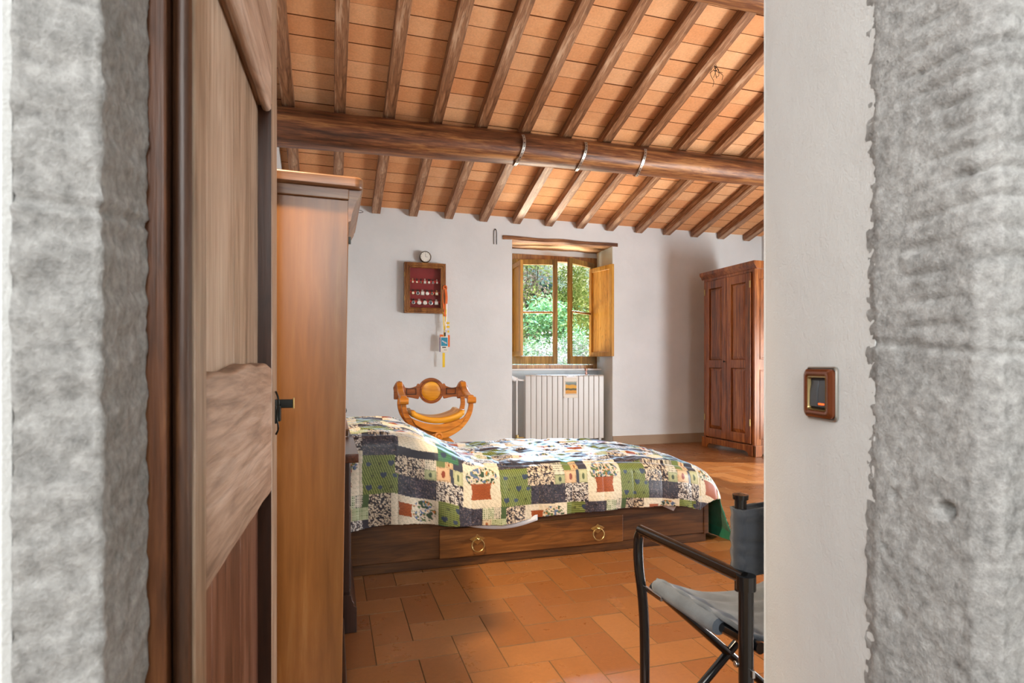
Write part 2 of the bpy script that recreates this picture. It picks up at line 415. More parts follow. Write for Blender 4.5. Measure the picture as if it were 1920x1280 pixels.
# ------------------------------------------------------------------ the open plank door
def build_door():
    W=.82; ang=-math.atan2(.033,1.0)
    d=thing('door_1',None,None,(-.158,.80,0.01),(0,0,ang),kind='structure'); d['label']='old weathered brown panelled door standing open on the left'
    # local: y along the width away from the hinge, face at x=0, thickness towards -x
    def stile(y0,y1,name='stile'):
        b=MB(); b.box(-.05,0,y0,y1,0,2.08); return b.build(name,M['door'],d,bevel=.006)
    stile(0,.064); stile(.72,W)
    def rail(z0,z1,mat='door_rail',wob=0):
        b=MB(); n=24; top=[];bot=[]
        for i in range(n+1):
            y=.06+(.725-.06)*i/n
            top.append((y,z1+wob*mn.noise(Vector((y*6,z1*3,1)))+wob*.8*(i/n-.5))); bot.append((y,z0+wob*.4*mn.noise(Vector((y*5,z0,2)))))
        b.prism(top+bot[::-1],-.05,-.001,'x'); return b.build('rail',M[mat],d,bevel=.007,seg=3)
    rail(.74,1.035,wob=.02); rail(1.66,2.06,wob=.006); rail(0,.22)
    def panel(z0,z1,mat,ys):
        b=MB()
        for a,c in zip(ys[:-1],ys[1:]): b.box(-.044,-.031,a+.0008,c-.0008,z0,z1)
        return b.build('panel',M[mat],d,bevel=.002)
    panel(1.02,1.68,'door',[.05,.20,.42,.73]); panel(.2,.76,'door_low',[.05,.24,.49,.73])
    for z0,z1 in ((1.03,1.665),(.215,.745)):  # thin dark strip laid over the inner face of the far stile
        b=MB(); b.box(-.031,-.0015,.7165,.7205,z0,z1); e=b.build('inner_edge',M['dark_wood'],d); e['label']='dark strip on the inner edge of the stile'
    # rounded moulding below the top rail, shiny with wear
    b=MB(); b.tube([(-.012,y,1.657+.003*mn.noise(Vector((y*9,0,0)))) for y in np.linspace(.06,.722,30)],.011,10)
    b.build('moulding',M['door_rail'],d,smooth=True)
    b=MB(); b.tube([(-.012,y,.742+.003*mn.noise(Vector((y*9,4,0)))) for y in np.linspace(.06,.722,30)],.008,10)
    b.build('moulding',M['door_rail'],d,smooth=True)
    # iron latch on the free edge
    l=MB(); l.box(-.004,.004,.775,.815,.895,.955); l.box(.0,.012,.78,.805,.90,.94)
    la=l.build('latch',M['iron'],d,bevel=.0015)
    l=MB(); l.box(.002,.040,.800,.812,.932,.954); l.build('bolt',M['iron'],la,bevel=.002)
    l=MB(); l.box(.040,.043,.797,.816,.93,.958); l.build('bolt_plate',M['brass'],la,bevel=.0008)
    l=MB(); l.tube(arc([(.006,.79,.96),(.003,.77,.975),(.010,.765,.95),(.004,.77,.915),(.008,.775,.885),(.002,.78,.868)],6),.0022,8); l.build('hook',M['iron'],la,smooth=True)
build_door()

# ------------------------------------------------------------------ rafters and logs
for k in range(-1,14):
    x=.077+.425*k; w=.098; hgt=.092
    if x>X1-.06: break
    L=(7.0-1.0)/math.cos(SLA)
    wob=random.uniform(-.008,.008)
    b=MB(); n=30; ring=[]
    for i in range(n+1):
        y=-L*i/n; dx=.006*mn.noise(Vector((x*5,y*.9,1)))+wob*(i/n); dz=.004*mn.noise(Vector((x*3,y*.8,5)))
        ww=w/2+.003*mn.noise(Vector((x*4,y*1.2,9)))
        ring.append([(dx-ww,y,dz-hgt),(dx+ww,y,dz-hgt),(dx+ww,y,.0),(dx-ww,y,.0)])
    vs=[p for r in ring for p in r]; fs=[(0,1,2,3),tuple(4*n+q for q in (3,2,1,0))]
    for i in range(n):
        for q in range(4): fs.append((4*i+q,4*i+(q+1)%4,4*i+4+(q+1)%4,4*i+4+q))
    b.add(vs,fs)
    idx=k+1
    lab='%s sloping wooden rafter counted from the left wall%s'%(ORD[idx].capitalize(), {8:', with a twist of wire hanging',0:', nearest the wall'}.get(idx,', under the terracotta tiles'))
    o=b.build('rafter',M['rafter'],bevel=.005,loc=(x,7.0,ZW),rot=(0,0,0))
    o.rotation_euler=(-SLA,0,0)
    tag(o,lab,'rafter','rafters of the sloping ceiling','thing')

def log(pts, rads, lab, seed):
    b=MB(); n=60; m=28; V=[]
    P=arc(pts, 30); 
    rr=np.interp(np.linspace(0,1,len(P)),np.linspace(0,1,len(rads)),rads)
    for i,p in enumerate(P):
        for q in range(m):
            a=2*math.pi*q/m
            d=1+.05*mn.noise(Vector((p.x*.9,math.cos(a)*1.3+seed,math.sin(a)*1.3)))+.025*mn.noise(Vector((p.x*2.5,math.cos(a)*3,math.sin(a)*3+seed)))
            sq=1+.05*math.cos(4*a+.6)*-.6
            V.append((p.x,p.y+math.cos(a)*rr[i]*d*sq,p.z+math.sin(a)*rr[i]*d*sq))
    F=[(i*m+q,i*m+(q+1)%m,(i+1)*m+(q+1)%m,(i+1)*m+q) for i in range(len(P)-1) for q in range(m)]
    F+=[tuple(range(m)),tuple((len(P)-1)*m+q for q in range(m))]
    b.add(V,F); o=b.build('log_beam',M['log'],smooth=True)
    tag(o,lab,'beam',None,'thing'); return o
beamP=[(X0-.05,5.36,3.072),(.5,5.36,3.088),(1.7,5.36,3.118),(3.6,5.36,3.137),(4.5,5.36,3.147),(X1+.05,5.36,3.155)]
lg=log(beamP,[.163,.156,.145,.135,.128,.122],'Dark round log beam crossing the whole ceiling in front of the window',1.3)
log([(X0-.05,3.41,3.66),(2,3.41,3.67),(X1+.05,3.41,3.69)],[.16,.15,.14],'Upper log beam whose lower edge shows at the top right corner',7.7)
for xk in (1.70,2.33,2.98):
    zc_=float(np.interp(xk,[p[0] for p in beamP],[p[2] for p in beamP])); rr=float(np.interp(xk,[X0,X1],[.163,.122]))*1.075
    b=MB(); m=40; V=[]
    for q in range(m+1):
        a=R(150)+R(240)*q/m
        for (dx,dr) in ((-.014,0),(.014,0),(.014,.002),(-.014,.002)):
            sk=.02*math.sin(a*2+xk)
            V.append((xk+dx+sk,5.36+math.cos(a)*(rr+dr),zc_+math.sin(a)*(rr+dr)))
    F=[(4*i+q,4*i+(q+1)%4,4*i+4+(q+1)%4,4*i+4+q) for i in range(m) for q in range(4)]
    b.add(V,F)
    b.mi[M['iron']]=len(b.f)
    for q in range(1,m,2):
        a=R(150)+R(240)*q/m; sk=.02*math.sin(a*2+xk)
        c=Vector((xk+sk,5.36+math.cos(a)*(rr+.0025),zc_+math.sin(a)*(rr+.0025))); nr=Vector((0,math.cos(a),math.sin(a)))
        Mx=Matrix.Translation(c)@nr.to_track_quat('Z','Y').to_matrix().to_4x4()
        b.lathe([(.0001,.0006),(.005,.0006),(.005,0)],Mx,8)
    o=b.build('metal_strap',M['steel'],lg,smooth=True); o['label']='perforated bright metal strap'
# twist of wire on a rafter
w=thing('wire_twist','Small tangle of thin dark wire hanging from a rafter, upper right','wire',(0,0,0))
b=MB(); bx,by=.077+.425*7,4.28; bz=zc(by)-.10
for s in range(7):
    p=[(bx+.06,by,bz+.03)]; q=Vector(p[0])
    for i in range(4):
        q=q+Vector((random.uniform(-.05,.035),random.uniform(-.02,.02),random.uniform(-.06,-.005))); p.append(tuple(q))
    b.tube(arc(p,5),.0022,5)
w.location=(bx,by,bz); 
o=b.build('wire',M['iron'],w,smooth=True); o.location=(-bx,-by,-bz)

# ------------------------------------------------------------------ skirting, lintel, sill
b=MB(); b.box(RX1,X1,6.985,7.0,0,.125); b.box(X0,RX0,6.985,7.0,0,.125)
tag(b.build('baseboard_back',M['skirting'],bevel=.002),'taupe painted skirting along the far wall',None,None,'structure')
def build_lintel():
    b=MB(); n=40; P=[]
    lo=[];up=[]
    for i in range(n+1):
        x=2.03+(3.60-2.03)*i/n
        zl=2.612+.008*mn.noise(Vector((x*4,1,0))); zu=2.655+.010*mn.noise(Vector((x*3,7,0)))-.006*(i/n)
        lo.append((x,zl)); up.append((x,zu))
    V=[];m=14
    for i in range(n+1):
        x=lo[i][0]
        for j in range(m+1):
            y=6.985+(7.56-6.985)*j/m
            V.append((x,y,lo[i][1]-.004+.014*mn.noise(Vector((x*3,y*7,3)))+.006*mn.noise(Vector((x*9,y*30,3)))))
        V.append((x,7.3,up[i][1])); V.append((x,6.985,up[i][1]))
    k=m+3
    F=[(i*k+j,i*k+(j+1)%k,(i+1)*k+(j+1)%k,(i+1)*k+j) for i in range(n) for j in range(k)]
    F+=[tuple(range(k)),tuple(n*k+j for j in range(k))]
    b.add(V,F); tag(b.build('trim_5',M['lintel']),'rough old wooden lintel over the window recess',None,None,'structure')
build_lintel()
b=MB(); b.box(RX0,RX1-.001,7.33,7.58,.985,1.005); tag(b.build('trim_6',M['marble'],bevel=.004),'pale stone window sill above the radiator',None,None,'structure')

# ------------------------------------------------------------------ window with sashes and inner shutters
def build_window():
    w=thing('window_1',None,None,(2.17,7.50,1.005),kind='structure'); w['label']='honey brown wooden window with two sashes ajar'
    WX=RX1-2.17; HZ=1.53
    def fx(name,parts,mat,par=w,bev=.004,loc=None,rot=None):
        b=MB()
        for p in parts: b.box(*p)
        return b.build(name,M[mat],par,bevel=bev,loc=loc,rot=rot)
    fx('window_frame',[(0,.075,-.03,.06,0,HZ),(WX-.06,WX,-.03,.06,0,HZ),(.075,WX-.06,-.03,.06,HZ-.075,HZ),(.075,WX-.06,-.03,.06,0,.055)],'winframe')
    sw=(WX-.135)/2+.012; sh=HZ-.15
    def sash(hx,side,ang,lab):
        # side +1: hinge on the left, opening inwards
        s=empty('sash',(hx,-.035,.065),(0,0,ang),w); s['label']=lab
        X=lambda a,c:(a,c) if side>0 else (-c,-a)
        st=.062
        fx('sash_frame',[(*X(0,st),-.045,0,0,sh),(*X(sw-st,sw),-.045,0,0,sh),(*X(st,sw-st),-.045,0,sh-.07,sh),(*X(st,sw-st),-.045,0,0,.105),(*X(st,sw-st),-.035,-.008,sh*.485,sh*.485+.028)],'sash',s,.004)
        fx('glass_pane',[(*X(st-.004,sw-st+.004),-.024,-.020,.10,sh-.065)],'glass',s,0)
        return s,X
    # left sash ajar, right sash further open
    s1,Xa=sash(.10,1,R(-14),'left sash, slightly ajar'); s2,Xb=sash(WX-.075,-1,R(34),'right sash, further open')
    fx('handle',[(*Xb(sw-.045,sw-.025),-.062,-.045,sh*.42,sh*.42+.11)],'brass',s2,.003)
    # inner shutters
    def shutter(loc,ang,side,lab,wd=.50):
        s=empty('shutter',loc,(0,0,ang),w); s['label']=lab
        X=lambda a,c:(a,c) if side>0 else (-c,-a); Hs=1.20; st=.055
        fx('shutter_frame',[(*X(0,st),-.019,.019,0,Hs),(*X(wd-st,wd),-.019,.019,0,Hs),(*X(st,wd-st),-.017,.017,Hs-.06,Hs),(*X(st,wd-st),-.017,.017,0,.06)],'honey',s,.003)
        fx('shutter_panel',[(*X(st-.003,wd-st+.003),-.003,.003,.055,Hs-.055)],'honey_panel',s,.001)
        fx('hinge',[(*X(-.01,.012),-.02,-.012,.12,.19)],'brass',s,.002); fx('hinge',[(*X(-.01,.012),-.02,-.012,.98,1.05)],'brass',s,.002)
        return s
    # right shutter swung back against the recess side; its free edge stands just proud of the wall face
    shutter((WX-.125,-.075,.165),math.atan2(-.47,.095),1,'right inner shutter swung back into the room',.50)
    shutter((.125,-.075,.165),R(-92),1,'left inner shutter folded back edge-on',.42)
build_window()

# ------------------------------------------------------------------ radiator with calendar
def build_radiator():
    x0,x1=2.36,3.455; n=15; p=(x1-x0)/n; zt=.93
    r=thing('radiator','Cream white column radiator in the recess below the window','radiator',(x0,7.10,0))
    for i in range(n):
        b=MB(); a=i*p
        # one section: front fin, rear fin and rounded head
        prof=[(.0,.09),(.0,zt-.02),(.012,zt-.004),(.04,zt),(.08,zt-.012),(.088,zt-.03),(.088,.09)]
        b.prism(prof,a+.002,a+p-.002,'x')
        b.box(a,a+p,.03,.06,zt-.10,zt-.05); b.box(a,a+p,.03,.06,.11,.16)
        b.build('section',M['radiator'],r,bevel=.006,seg=2)
    b=MB(); b.tube([(-.10,.045,.0),(-.10,.045,.90)],.011,10); b.build('pipe',M['white'],r,smooth=True)
    b=MB(); b.tube(arc([(-.14,.045,.90),(-.11,.045,.885),(-.07,.045,.865),(0,.045,.86)],6),.013,10); b.lathe([(.0,0),(.024,0),(.028,.01),(.028,.055),(.02,.065),(0,.065)],Matrix.Translation((-.115,.045,.865))@Matrix.Rotation(R(-60),4,'Y'),20)
    b.build('valve',M['white'],r,smooth=True)
    b=MB(); b.tube([(-.12,.045,.13),(0,.045,.13)],.012,10); b.lathe([(0,0),(.022,0),(.022,.04),(0,.04)],Matrix.Translation((-.10,.03,.13)),14); b.build('lower_valve',M['brass'],r,smooth=True)
    for fx_ in (.03,x1-x0-.06):
        b=MB(); b.box(fx_,fx_+.03,.02,.07,0,.09); b.build('foot',M['radiator'],r)
    # thermostat-like cap on top right
    k=thing('small_ornament','Small pinkish object standing on the radiator below the right sash','ornament',(x0+.86,7.15,zt+.002))
    b=MB(); b.lathe([(0,0),(.016,0),(.016,.03),(.009,.035),(.009,.05),(.022,.055),(.022,.075),(0,.08)],None,16); b.build('cap_body',plain('pinkish brass',h('b98a7a'),.3,.4),k,smooth=True)
    c=thing('wall_calendar','Small paper calendar with a golden field picture hung on the radiator','calendar',(2.885,7.092,.63))
    b=MB(); b.box(0,.185,-.003,0,0,.275); b.build('page',M['paper'],c)
    b=MB(); b.box(-.012,.0,-.006,.002,.02,.28); b.build('page_curl',M['paper'],c)
    m=N('golden field print'); v=m.coord('Generated'); sp=m.new('ShaderNodeSeparateXYZ'); m.link(v,sp.inputs[0])
    ad=m.new('ShaderNodeMath',operation='MULTIPLY_ADD'); m.link(m.noise(m.coord('Object',(1,1,3)),14,3),ad.inputs[0]); ad.inputs[1].default_value=.25; m.link(sp.outputs[2],ad.inputs[2])
    m.set(Base_Color=m.ramp(ad.outputs[0],[(.1,h('c98a2c')),(.38,h('d99a34')),(.45,h('4f4a2c')),(.58,h('5c5a3a')),(.62,h('e0a630')),(.85,h('d8a238')),(.9,h('6c7478')),(1,h('7d9088'))]),Roughness=.6)
    b=MB(); b.box(.018,.172,-.0045,-.003,.055,.205); b.build('picture',m.m,c)
    for z in (.211,.044):
        b=MB(); b.box(.008,.18,-.0042,-.003,z,z+.0025); b.build('rule_line',M['ink'],c)
    b=MB(); b.box(.025,.165,-.008,.0,.262,.282); b.build('binding',M['white'],c,bevel=.002)
build_radiator()

# ------------------------------------------------------------------ display case of watches, clock, lanyards
def build_case():
    cx0,cx1,cz0,cz1=.82,1.305,1.665,2.255; yw=7.0; dep=.085
    t=thing('watch_display_case','Glazed wooden wall case lined with red felt and full of wristwatches','display case',(cx0,yw-.002,cz0))
    W=cx1-cx0; Hh=cz1-cz0; fw=.062
    b=MB(); b.box(0,W,-.008,0,0,Hh); b.box(0,.016,-dep+.02,0,0,Hh); b.box(W-.016,W,-dep+.02,0,0,Hh); b.box(0,W,-dep+.02,0,0,.016); b.box(0,W,-dep+.02,0,Hh-.016,Hh); b.build('carcass',M['case'],t,bevel=.002)
    d=empty('glazed_door',(0,0,0),parent=t)
    b=MB()
    for k,(a,yy) in enumerate(((0,-dep-.002),(.018,-dep-.010),(.036,-dep-.004),(.054,-dep-.010))):
        c=.016 if k<3 else fw-.054
        e=a+c
        b.box(a,e,yy,-dep+.02,a,Hh-a); b.box(W-e,W-a,yy,-dep+.02,a,Hh-a); b.box(e,W-e,yy,-dep+.02,a,e); b.box(e,W-e,yy,-dep+.02,Hh-e,Hh-a)
    b.build('door_frame',M['case'],d,bevel=.003)
    b=MB(); b.box(fw-.004,W-fw+.004,-dep+.006,-dep+.008,fw-.004,Hh-fw+.004); b.build('glass_pane',M['glass'],d)
    for z in (.14,.42):
        b=MB(); b.box(-.004,.003,-dep-.001,-dep+.012,z,z+.05); b.build('hinge',M['brass'],d,bevel=.001)
    b=MB(); b.box(.016,W-.016,-.012,-.008,.016,Hh-.016); b.build('felt_backing',M['redfelt'],t)
    rows=[(.385,7),(.255,6),(.145,5)]
    for z,_ in rows:
        b=MB(); b.tube([(.025,-.03,z-.01),(W-.025,-.03,z-.01)],.017,12); b.build('felt_roll',M['redpad'],t,smooth=True)
    spots=[]
    desc={0:['small gold','narrow gold','small white','grey square','round white gold','square silver','tiny round'],
          1:['round gold','large silver bracelet','square steel','round brown','tiny rose gold','small square gold'],
          2:['plain round silver','large round white','big blue dial','steel chronograph','square white']}
    rown=['top','middle','bottom']
    for ri,(z,n) in enumerate(rows):
        for i in range(n):
            x=.083+(W-.166)*(i+.35)/(n-.3); big=.5+.5*(ri>0 and i in (1,2,3))
            rad=(.011,.016,.019)[ri]*(1.25 if i in (3,4) and ri==0 else 1)*(1.35 if big>.9 else 1.1)
            gold=(ri==0 and i<3) or (ri==1 and i in (0,4,5))
            o=thing('wristwatch','%s wristwatch, %s from left in the %s row of the case'%(desc[ri][i].capitalize(),ORD[i],rown[ri]),'wristwatch',(cx0+x,yw-.05,cz0+z-.02),group='wristwatches in the red lined wall case')
            sq='square' in desc[ri][i]
            b=MB()
            if sq: b.box(-rad,rad,-.006,0,-rad,rad)
            else: b.lathe([(0,0),(rad,0),(rad,.006),(rad*.8,.0075),(0,.0075)],Matrix.Rotation(R(90),4,'X'),20)
            b.build('watch_case',M['watchgold'] if gold else M['watch'],o,bevel=.001)
            b=MB(); b.lathe([(0,.0079),(rad*.72,.0079)],Matrix.Rotation(R(90),4,'X'),20)
            b.build('dial',M['dial_dark'] if (ri+i)%3==2 else M['dial'],o)
            b=MB(); b.add([(-rad*.5,-.003,rad*.8),(rad*.5,-.003,rad*.8),(rad*.5,.012,.045),(-rad*.5,.012,.045),(-rad*.5,.003,rad*.8),(rad*.5,.003,rad*.8),(rad*.5,.016,.043),(-rad*.5,.016,.043)],[(0,1,2,3),(7,6,5,4),(0,4,5,1),(1,5,6,2),(2,6,7,3),(3,7,4,0)])
            b.build('watch_strap',M['strap'] if (i*7+ri)%3 else M['watchgold' if gold else 'watch'],o)
    # clock on top of the case
    c=thing('alarm_clock','Small round clock with cream dial standing on the watch case','clock',(1.065,6.955,cz1))
    Rm=Matrix.Translation((0,-.012,.071))@Matrix.Rotation(R(90),4,'X')
    b=MB(); b.lathe([(0,-.035),(.05,-.035),(.066,-.02),(.068,.02),(.062,.03),(.058,.024)],Rm,40); b.build('clock_body',plain('dark brass clock body',h('5a4632'),.35,.5),c,smooth=True)
    b=MB(); b.lathe([(0,.022),(.059,.022)],Rm,40); b.mi[M['ink']]=len(b.f)
    for k in range(12):
        b.box(-.0012,.0012,-.0355,-.0340,.046,.053,Matrix.Translation((0,0,.071))@Matrix.Rotation(k*math.pi/6,4,'Y'))
    b.build('dial',M['dial'],c)
    b=MB(); b.box(-.0015,.0015,-.0355,-.0345,.071,.110); b.build('minute_hand',M['ink'],c)
    b=MB(); b.box(0,.025,-.0365,-.0355,.070,.0725); b.build('hour_hand',M['ink'],c)
    for s_ in (-1,1):
        b=MB(); b.tube([(s_*.03,-.01,.012),(s_*.036,-.01,0)],.005,8); b.build('foot',M['brass'],c)
    # lanyards with passes hanging from the case corner
    lx=1.292; lz=1.97
    l=thing('lanyard_badges','Orange, white and yellow lanyards with a teal event pass hanging from the case','lanyard',(lx,6.905,lz))
    for nm,mat,dx,ln,wd in (('orange_ribbon','orange',0,.34,.048),('white_ribbon','ribwhite',.014,.50,.034),('yellow_ribbon','yellow',-.008,.62,.020),):
        b=MB()
        for sgn in (-1,1):
            P=[]
            for k in range(25):
                t=k/24; z=-ln*t; spread=.018*math.sin(math.pi*min(1,t*1.25))**.7*(1-.4*t)+.002
                x=dx*t+sgn*spread; y=-.004*sgn+(.0 if nm!='orange_ribbon' else -.004)+.004*math.sin(t*9+sgn)
                P.append([(x-wd*.28,y,z),(x+wd*.28,y+.003,z)])
            b.grid(P)
        b.build(nm,M[mat],l,solid=.0015)
    b=MB(); b.tube(arc([(-.02,-.002,-.02),(-.016,-.008,.012),(0,-.01,.02),(.016,-.008,.012),(.02,-.002,-.02)],6),.008,8); b.build('ribbon_top',M['orange'],l,smooth=True)
    b=MB(); b.lathe([(.012,-.002),(.018,-.002),(.018,.002),(.012,.002),(.012,-.002)],Matrix.Translation((.0,-.006,-.515))@Matrix.Rotation(R(90),4,'X'),20); b.build('clip_ring',M['chrome'],l)
    b=MB(); b.box(-.008,.008,-.010,-.004,-.575,-.53); b.build('buckle',M['ink'],l,bevel=.002)
    p=MB(); p.box(-.055,.035,-.014,-.008,-.76,-.58); pb=p.build('pass_card',M['paper'],l,bevel=.002)
    p=MB(); p.box(-.048,.030,-.0155,-.014,-.69,-.59); p.build('card_print',M['teal'],pb)
    p=MB(); p.box(-.04,.012,-.0168,-.0155,-.006,.004,Matrix.Translation((0,0,-.645))@Matrix.Rotation(R(25),4,'Y')); p.box(-.02,.02,-.0168,-.0155,-.018,-.006,Matrix.Translation((0.005,0,-.64))@Matrix.Rotation(R(25),4,'Y')); p.build('card_stripe',M['ribwhite'],pb)
    p=MB(); p.box(-.035,.01,-.0155,-.014,-.712,-.700); p.box(-.015,.02,-.0155,-.014,-.738,-.733); p.build('card_mark',M['ink'],pb)
    p=MB(); p.box(-.066,-.055,-.012,-.006,-.76,-.59); p.build('card_edge',plain('purple card edge',h('6a5a7a'),.6),l)
    for q in ((.036,.058,-.006,0,-.70,-.56),(-.06,-.02,-.006,0,-.60,-.555)):
        p=MB(); p.box(*q); p.build('rear_card',M['orange'],l)
    p=MB(); p.box(-.03,.0,-.006,-.002,-.94,-.77); p.build('tassel',M['yellow'],l,bevel=.002)
    for q in ((.02,.055,-.006,-.002,-.475,-.45),(.02,.055,-.006,-.002,-.43,-.405),(.03,.05,-.006,-.002,-.53,-.505)):
        p=MB(); p.box(*q); p.build('ribbon_end',M['yellow'],l,bevel=.002)
    # hooks on the wall
    o=thing('wire_loop','Thin dark wire loop hanging on the wall left of the lintel','wire hook',(1.935,6.996,2.63))
    b=MB(); b.tube(arc([(-.018,-.004,-.09),(-.017,-.005,.06),(-.008,-.006,.085),(.006,-.006,.09),(.016,-.005,.06),(.018,-.004,-.09)],6),.0035,6); b.build('wire',M['iron'],o,smooth=True)
    b=MB(); b.lathe([(0,0),(.007,0),(.007,.012),(0,.012)],Matrix.Translation((0,0,.092))@Matrix.Rotation(R(90),4,'X'),10); b.build('nail',M['iron'],o)
    o=thing('wire_hook','Thin bent wire hook on the wall beside the cabinet cornice','wire hook',(.265,6.996,2.81))
    b=MB(); b.tube(arc([(0,0,0),(.01,-.03,.012),(.06,-.04,.012),(.09,-.04,-.004),(.05,-.03,-.012),(.0,-.02,-.008)],5),.003,6); b.build('wire',M['iron'],o,smooth=True)
build_case()

# ------------------------------------------------------------------ tall cabinet on the left
def build_cabinet():
    t=thing('tall_cabinet','Tall brown veneered cabinet with rounded cornice standing behind the open door','cabinet',(.030,1.80,0),(0,R(.8),0))
    Wd=.47; D=.58; H=1.60
    b=MB(); b.box(-Wd,0,0,.02,.06,1.56); b.build('side_panel',M['cabinet'],t,bevel=.003)
    b=MB(); b.box(-Wd,0,D-.02,D,.06,1.56); b.box(-Wd,-Wd+.01,.02,D-.02,.06,1.56); b.box(-Wd,-.02,.02,D-.02,.06,.09); b.box(-Wd,-.02,.02,D-.02,1.53,1.56); b.build('carcass',M['cabinet'],t)
    for a,c in ((.022,D/2-.002),(D/2+.002,D-.022)):
        b=MB(); b.box(-.019,-.002,a,c,.10,1.52); d=b.build('door',M['cabinet'],t,bevel=.003)
    # cove moulding and cornice slab with rounded front corner
    b=MB(); out=[(-.002,1.47),(.006,1.475),(.010,1.50),(.020,1.53),(.034,1.556),(.036,1.572),(-.002,1.572)]
    b.prism(out,-.004,D+.004,'y'); b.build('cove_moulding',M['cabinet_top'],t,smooth=True)
    b=MB(); out=[(-Wd-.0,-.022)]+[( .015+.025*math.sin(a),.003-.025*math.cos(a)) for a in np.linspace(0,math.pi/2,8)]+[(.040,D+.02),(-Wd,D+.02)]
    b.prism(out,1.566,1.602,'z'); b.build('cornice',M['cabinet_top'],t,bevel=.008,seg=3)
    b=MB(); b.box(-Wd,0,-.010,0,1.535,1.567); b.build('cornice_fillet',M['cabinet_top'],t,bevel=.003)
    b=MB(); b.box(-Wd,.018,-.004,D,0,.075); b.build('plinth',M['dark_wood'],t,bevel=.006)
    b=MB(); b.box(-.001,.008,.03,.04,1.415,1.435); b.build('hinge',M['iron'],t)
build_cabinet()

# ------------------------------------------------------------------ bedside table
def build_nightstand():
    t=thing('bedside_table','Dark wooden bedside table between the tall cabinet and the bed','bedside table',(0,2.41,0))
    b=MB(); b.box(-.44,.107,0,.585,.665,.70); b.build('tabletop',M['bedside'],t,bevel=.004)
    b=MB(); b.box(-.42,.072,.02,.57,.09,.665); b.build('body',M['dark_wood'],t,bevel=.003)
    b=MB(); b.box(.072,.078,.06,.53,.48,.64); d=b.build('drawer',M['dark_wood'],t,bevel=.003)
    b=MB(); b.box(.072,.078,.06,.53,.13,.46); b.build('door',M['dark_wood'],t,bevel=.003)
    out=[(.072,.15),(.078,.145),(.082,.125),(.088,.118),(.088,.105),(.098,.098),(.098,.0),(-.43,0),(-.43,.15)]
    b=MB(); b.prism(out,-.012,.585,'y'); b.build('base_moulding',M['dark_wood'],t,bevel=.002)
build_nightstand()

# ------------------------------------------------------------------ bed
BX0,BX1,BY0,BY1=.09,2.15,3.02,3.92
def build_bed():
    t=thing('single_bed','Low walnut single bed with drawer under the patchwork quilt','bed',(BX0,BY0,0))
    L=BX1-BX0; W=BY1-BY0
    b=MB(); b.box(0,L,0,.03,.055,.34); b.build('side_rail',M['bed'],t,bevel=.004)
    b=MB(); b.box(0,L,W-.03,W,.0,.34); b.box(0,L,.03,W-.03,.20,.22); b.build('bed_base',M['bed'],t)
    b=MB(); b.box(L-.03,L+.004,-.004,W,.05,.36); b.build('footboard',M['bed'],t,bevel=.004)
    b=MB(); b.box(-.05,0,-.0,W,0,.735); b.build('headboard',M['bed'],t,bevel=.01)
    b=MB(); b.tube([(-.02+.022*math.cos(a),W-.04,.765+.022*math.sin(a)) for a in np.linspace(0,2*math.pi,24)[:-1]],.006,8,closed=True); o=b.build('ring_finial',M['iron'],t,smooth=True)
    b=MB(); b.box(.005,L-.005,.012,.03,0,.06); b.build('plinth',M['bed'],t,bevel=.003)
    dr=[(.445,1.495)]
    for a,c in dr:
        b=MB(); b.box(a,c,-.010,.012,.052,.205); d=b.build('drawer',M['bed_drawer'],t,bevel=.004)
        for px in (a+.20,c-.16):
            p=MB(); p.prism([(px-.042,.142),(px-.030,.150),(px-.012,.156),(px,.166),(px+.012,.156),(px+.030,.150),(px+.042,.142),(px+.026,.132),(px+.014,.122),(px,.112),(px-.014,.122),(px-.026,.132)],-.013,-.010,'y'); pl=p.build('pull_plate',M['brass'],d,bevel=.0008)
            p=MB(); p.lathe([(0,0),(.010,0),(.010,.006),(.006,.012),(0,.014)],Matrix.Translation((px,-.012,.142))@Matrix.Rotation(R(90),4,'X'),14); p.tube([(px+.033*math.sin(a),-.020-.006*(1-math.cos(a)),.111+.031*math.cos(a)) for a in np.linspace(0,2*math.pi,28)[:-1]],.0035,8,closed=True)
            p.build('ring_pull',M['brass'],pl,smooth=True) if False else p.build('ring_pull',M['brass'],d,smooth=True)
    m=MB(); m.box(.01,L-.02,.02,W-.02,.22,.445); mo=m.build('mattress',M['sheet'],t,bevel=.04,seg=3)
    p=thing('pillow','Pillow hidden under the quilt at the bed head','pillow',(0,0,0))
    P=[]
    for i in range(13):
        row=[]
        for j in range(17):
            u=i/12*2-1; v=j/16*2-1
            hh=.105*(max(0,1-u**4)**.5)*(max(0,1-v**6)**.5)
            row.append((.38+.25*u*(1-.05*v*v),3.47+.36*v,.535+hh))
        P.append(row)
    P2=[[(x,y,1.07-z) for x,y,z in r] for r in P]
    b=MB(); b.grid(P); b.grid(P2); o=b.build('pillow_case',M['sheet'],p,smooth=True)
    # white sheet showing below the quilt hem
    s=thing('bed_sheet','White sheet peeking out below the quilt hem above the drawer','sheet',(0,0,0))
    P=[]
    for i in range(25):
        x=.66+.40*i/24; f=math.sin(math.pi*i/24)
        P.append([(x,3.0-.012-.008*math.sin(x*14),.30-(.30-.222+.034*f)*j/6) for j in range(7)])
    b=MB(); b.grid(P); b.build('sheet_fold',M['sheet'],s,smooth=True,solid=.002)
    P=[]
    for i in range(13):
        f=i/12; x=1.78+.16*f; zb=.262-.055*(1-abs(f-.75)/.75 if f<.75 else 1-(f-.75)/.25*1)
        P.append([(x,2.995,.32+(zb-.32)*j/5) for j in range(6)])
    b=MB(); b.grid(P); b.build('sheet_corner',M['sheet'],s,smooth=True,solid=.002)
build_bed()

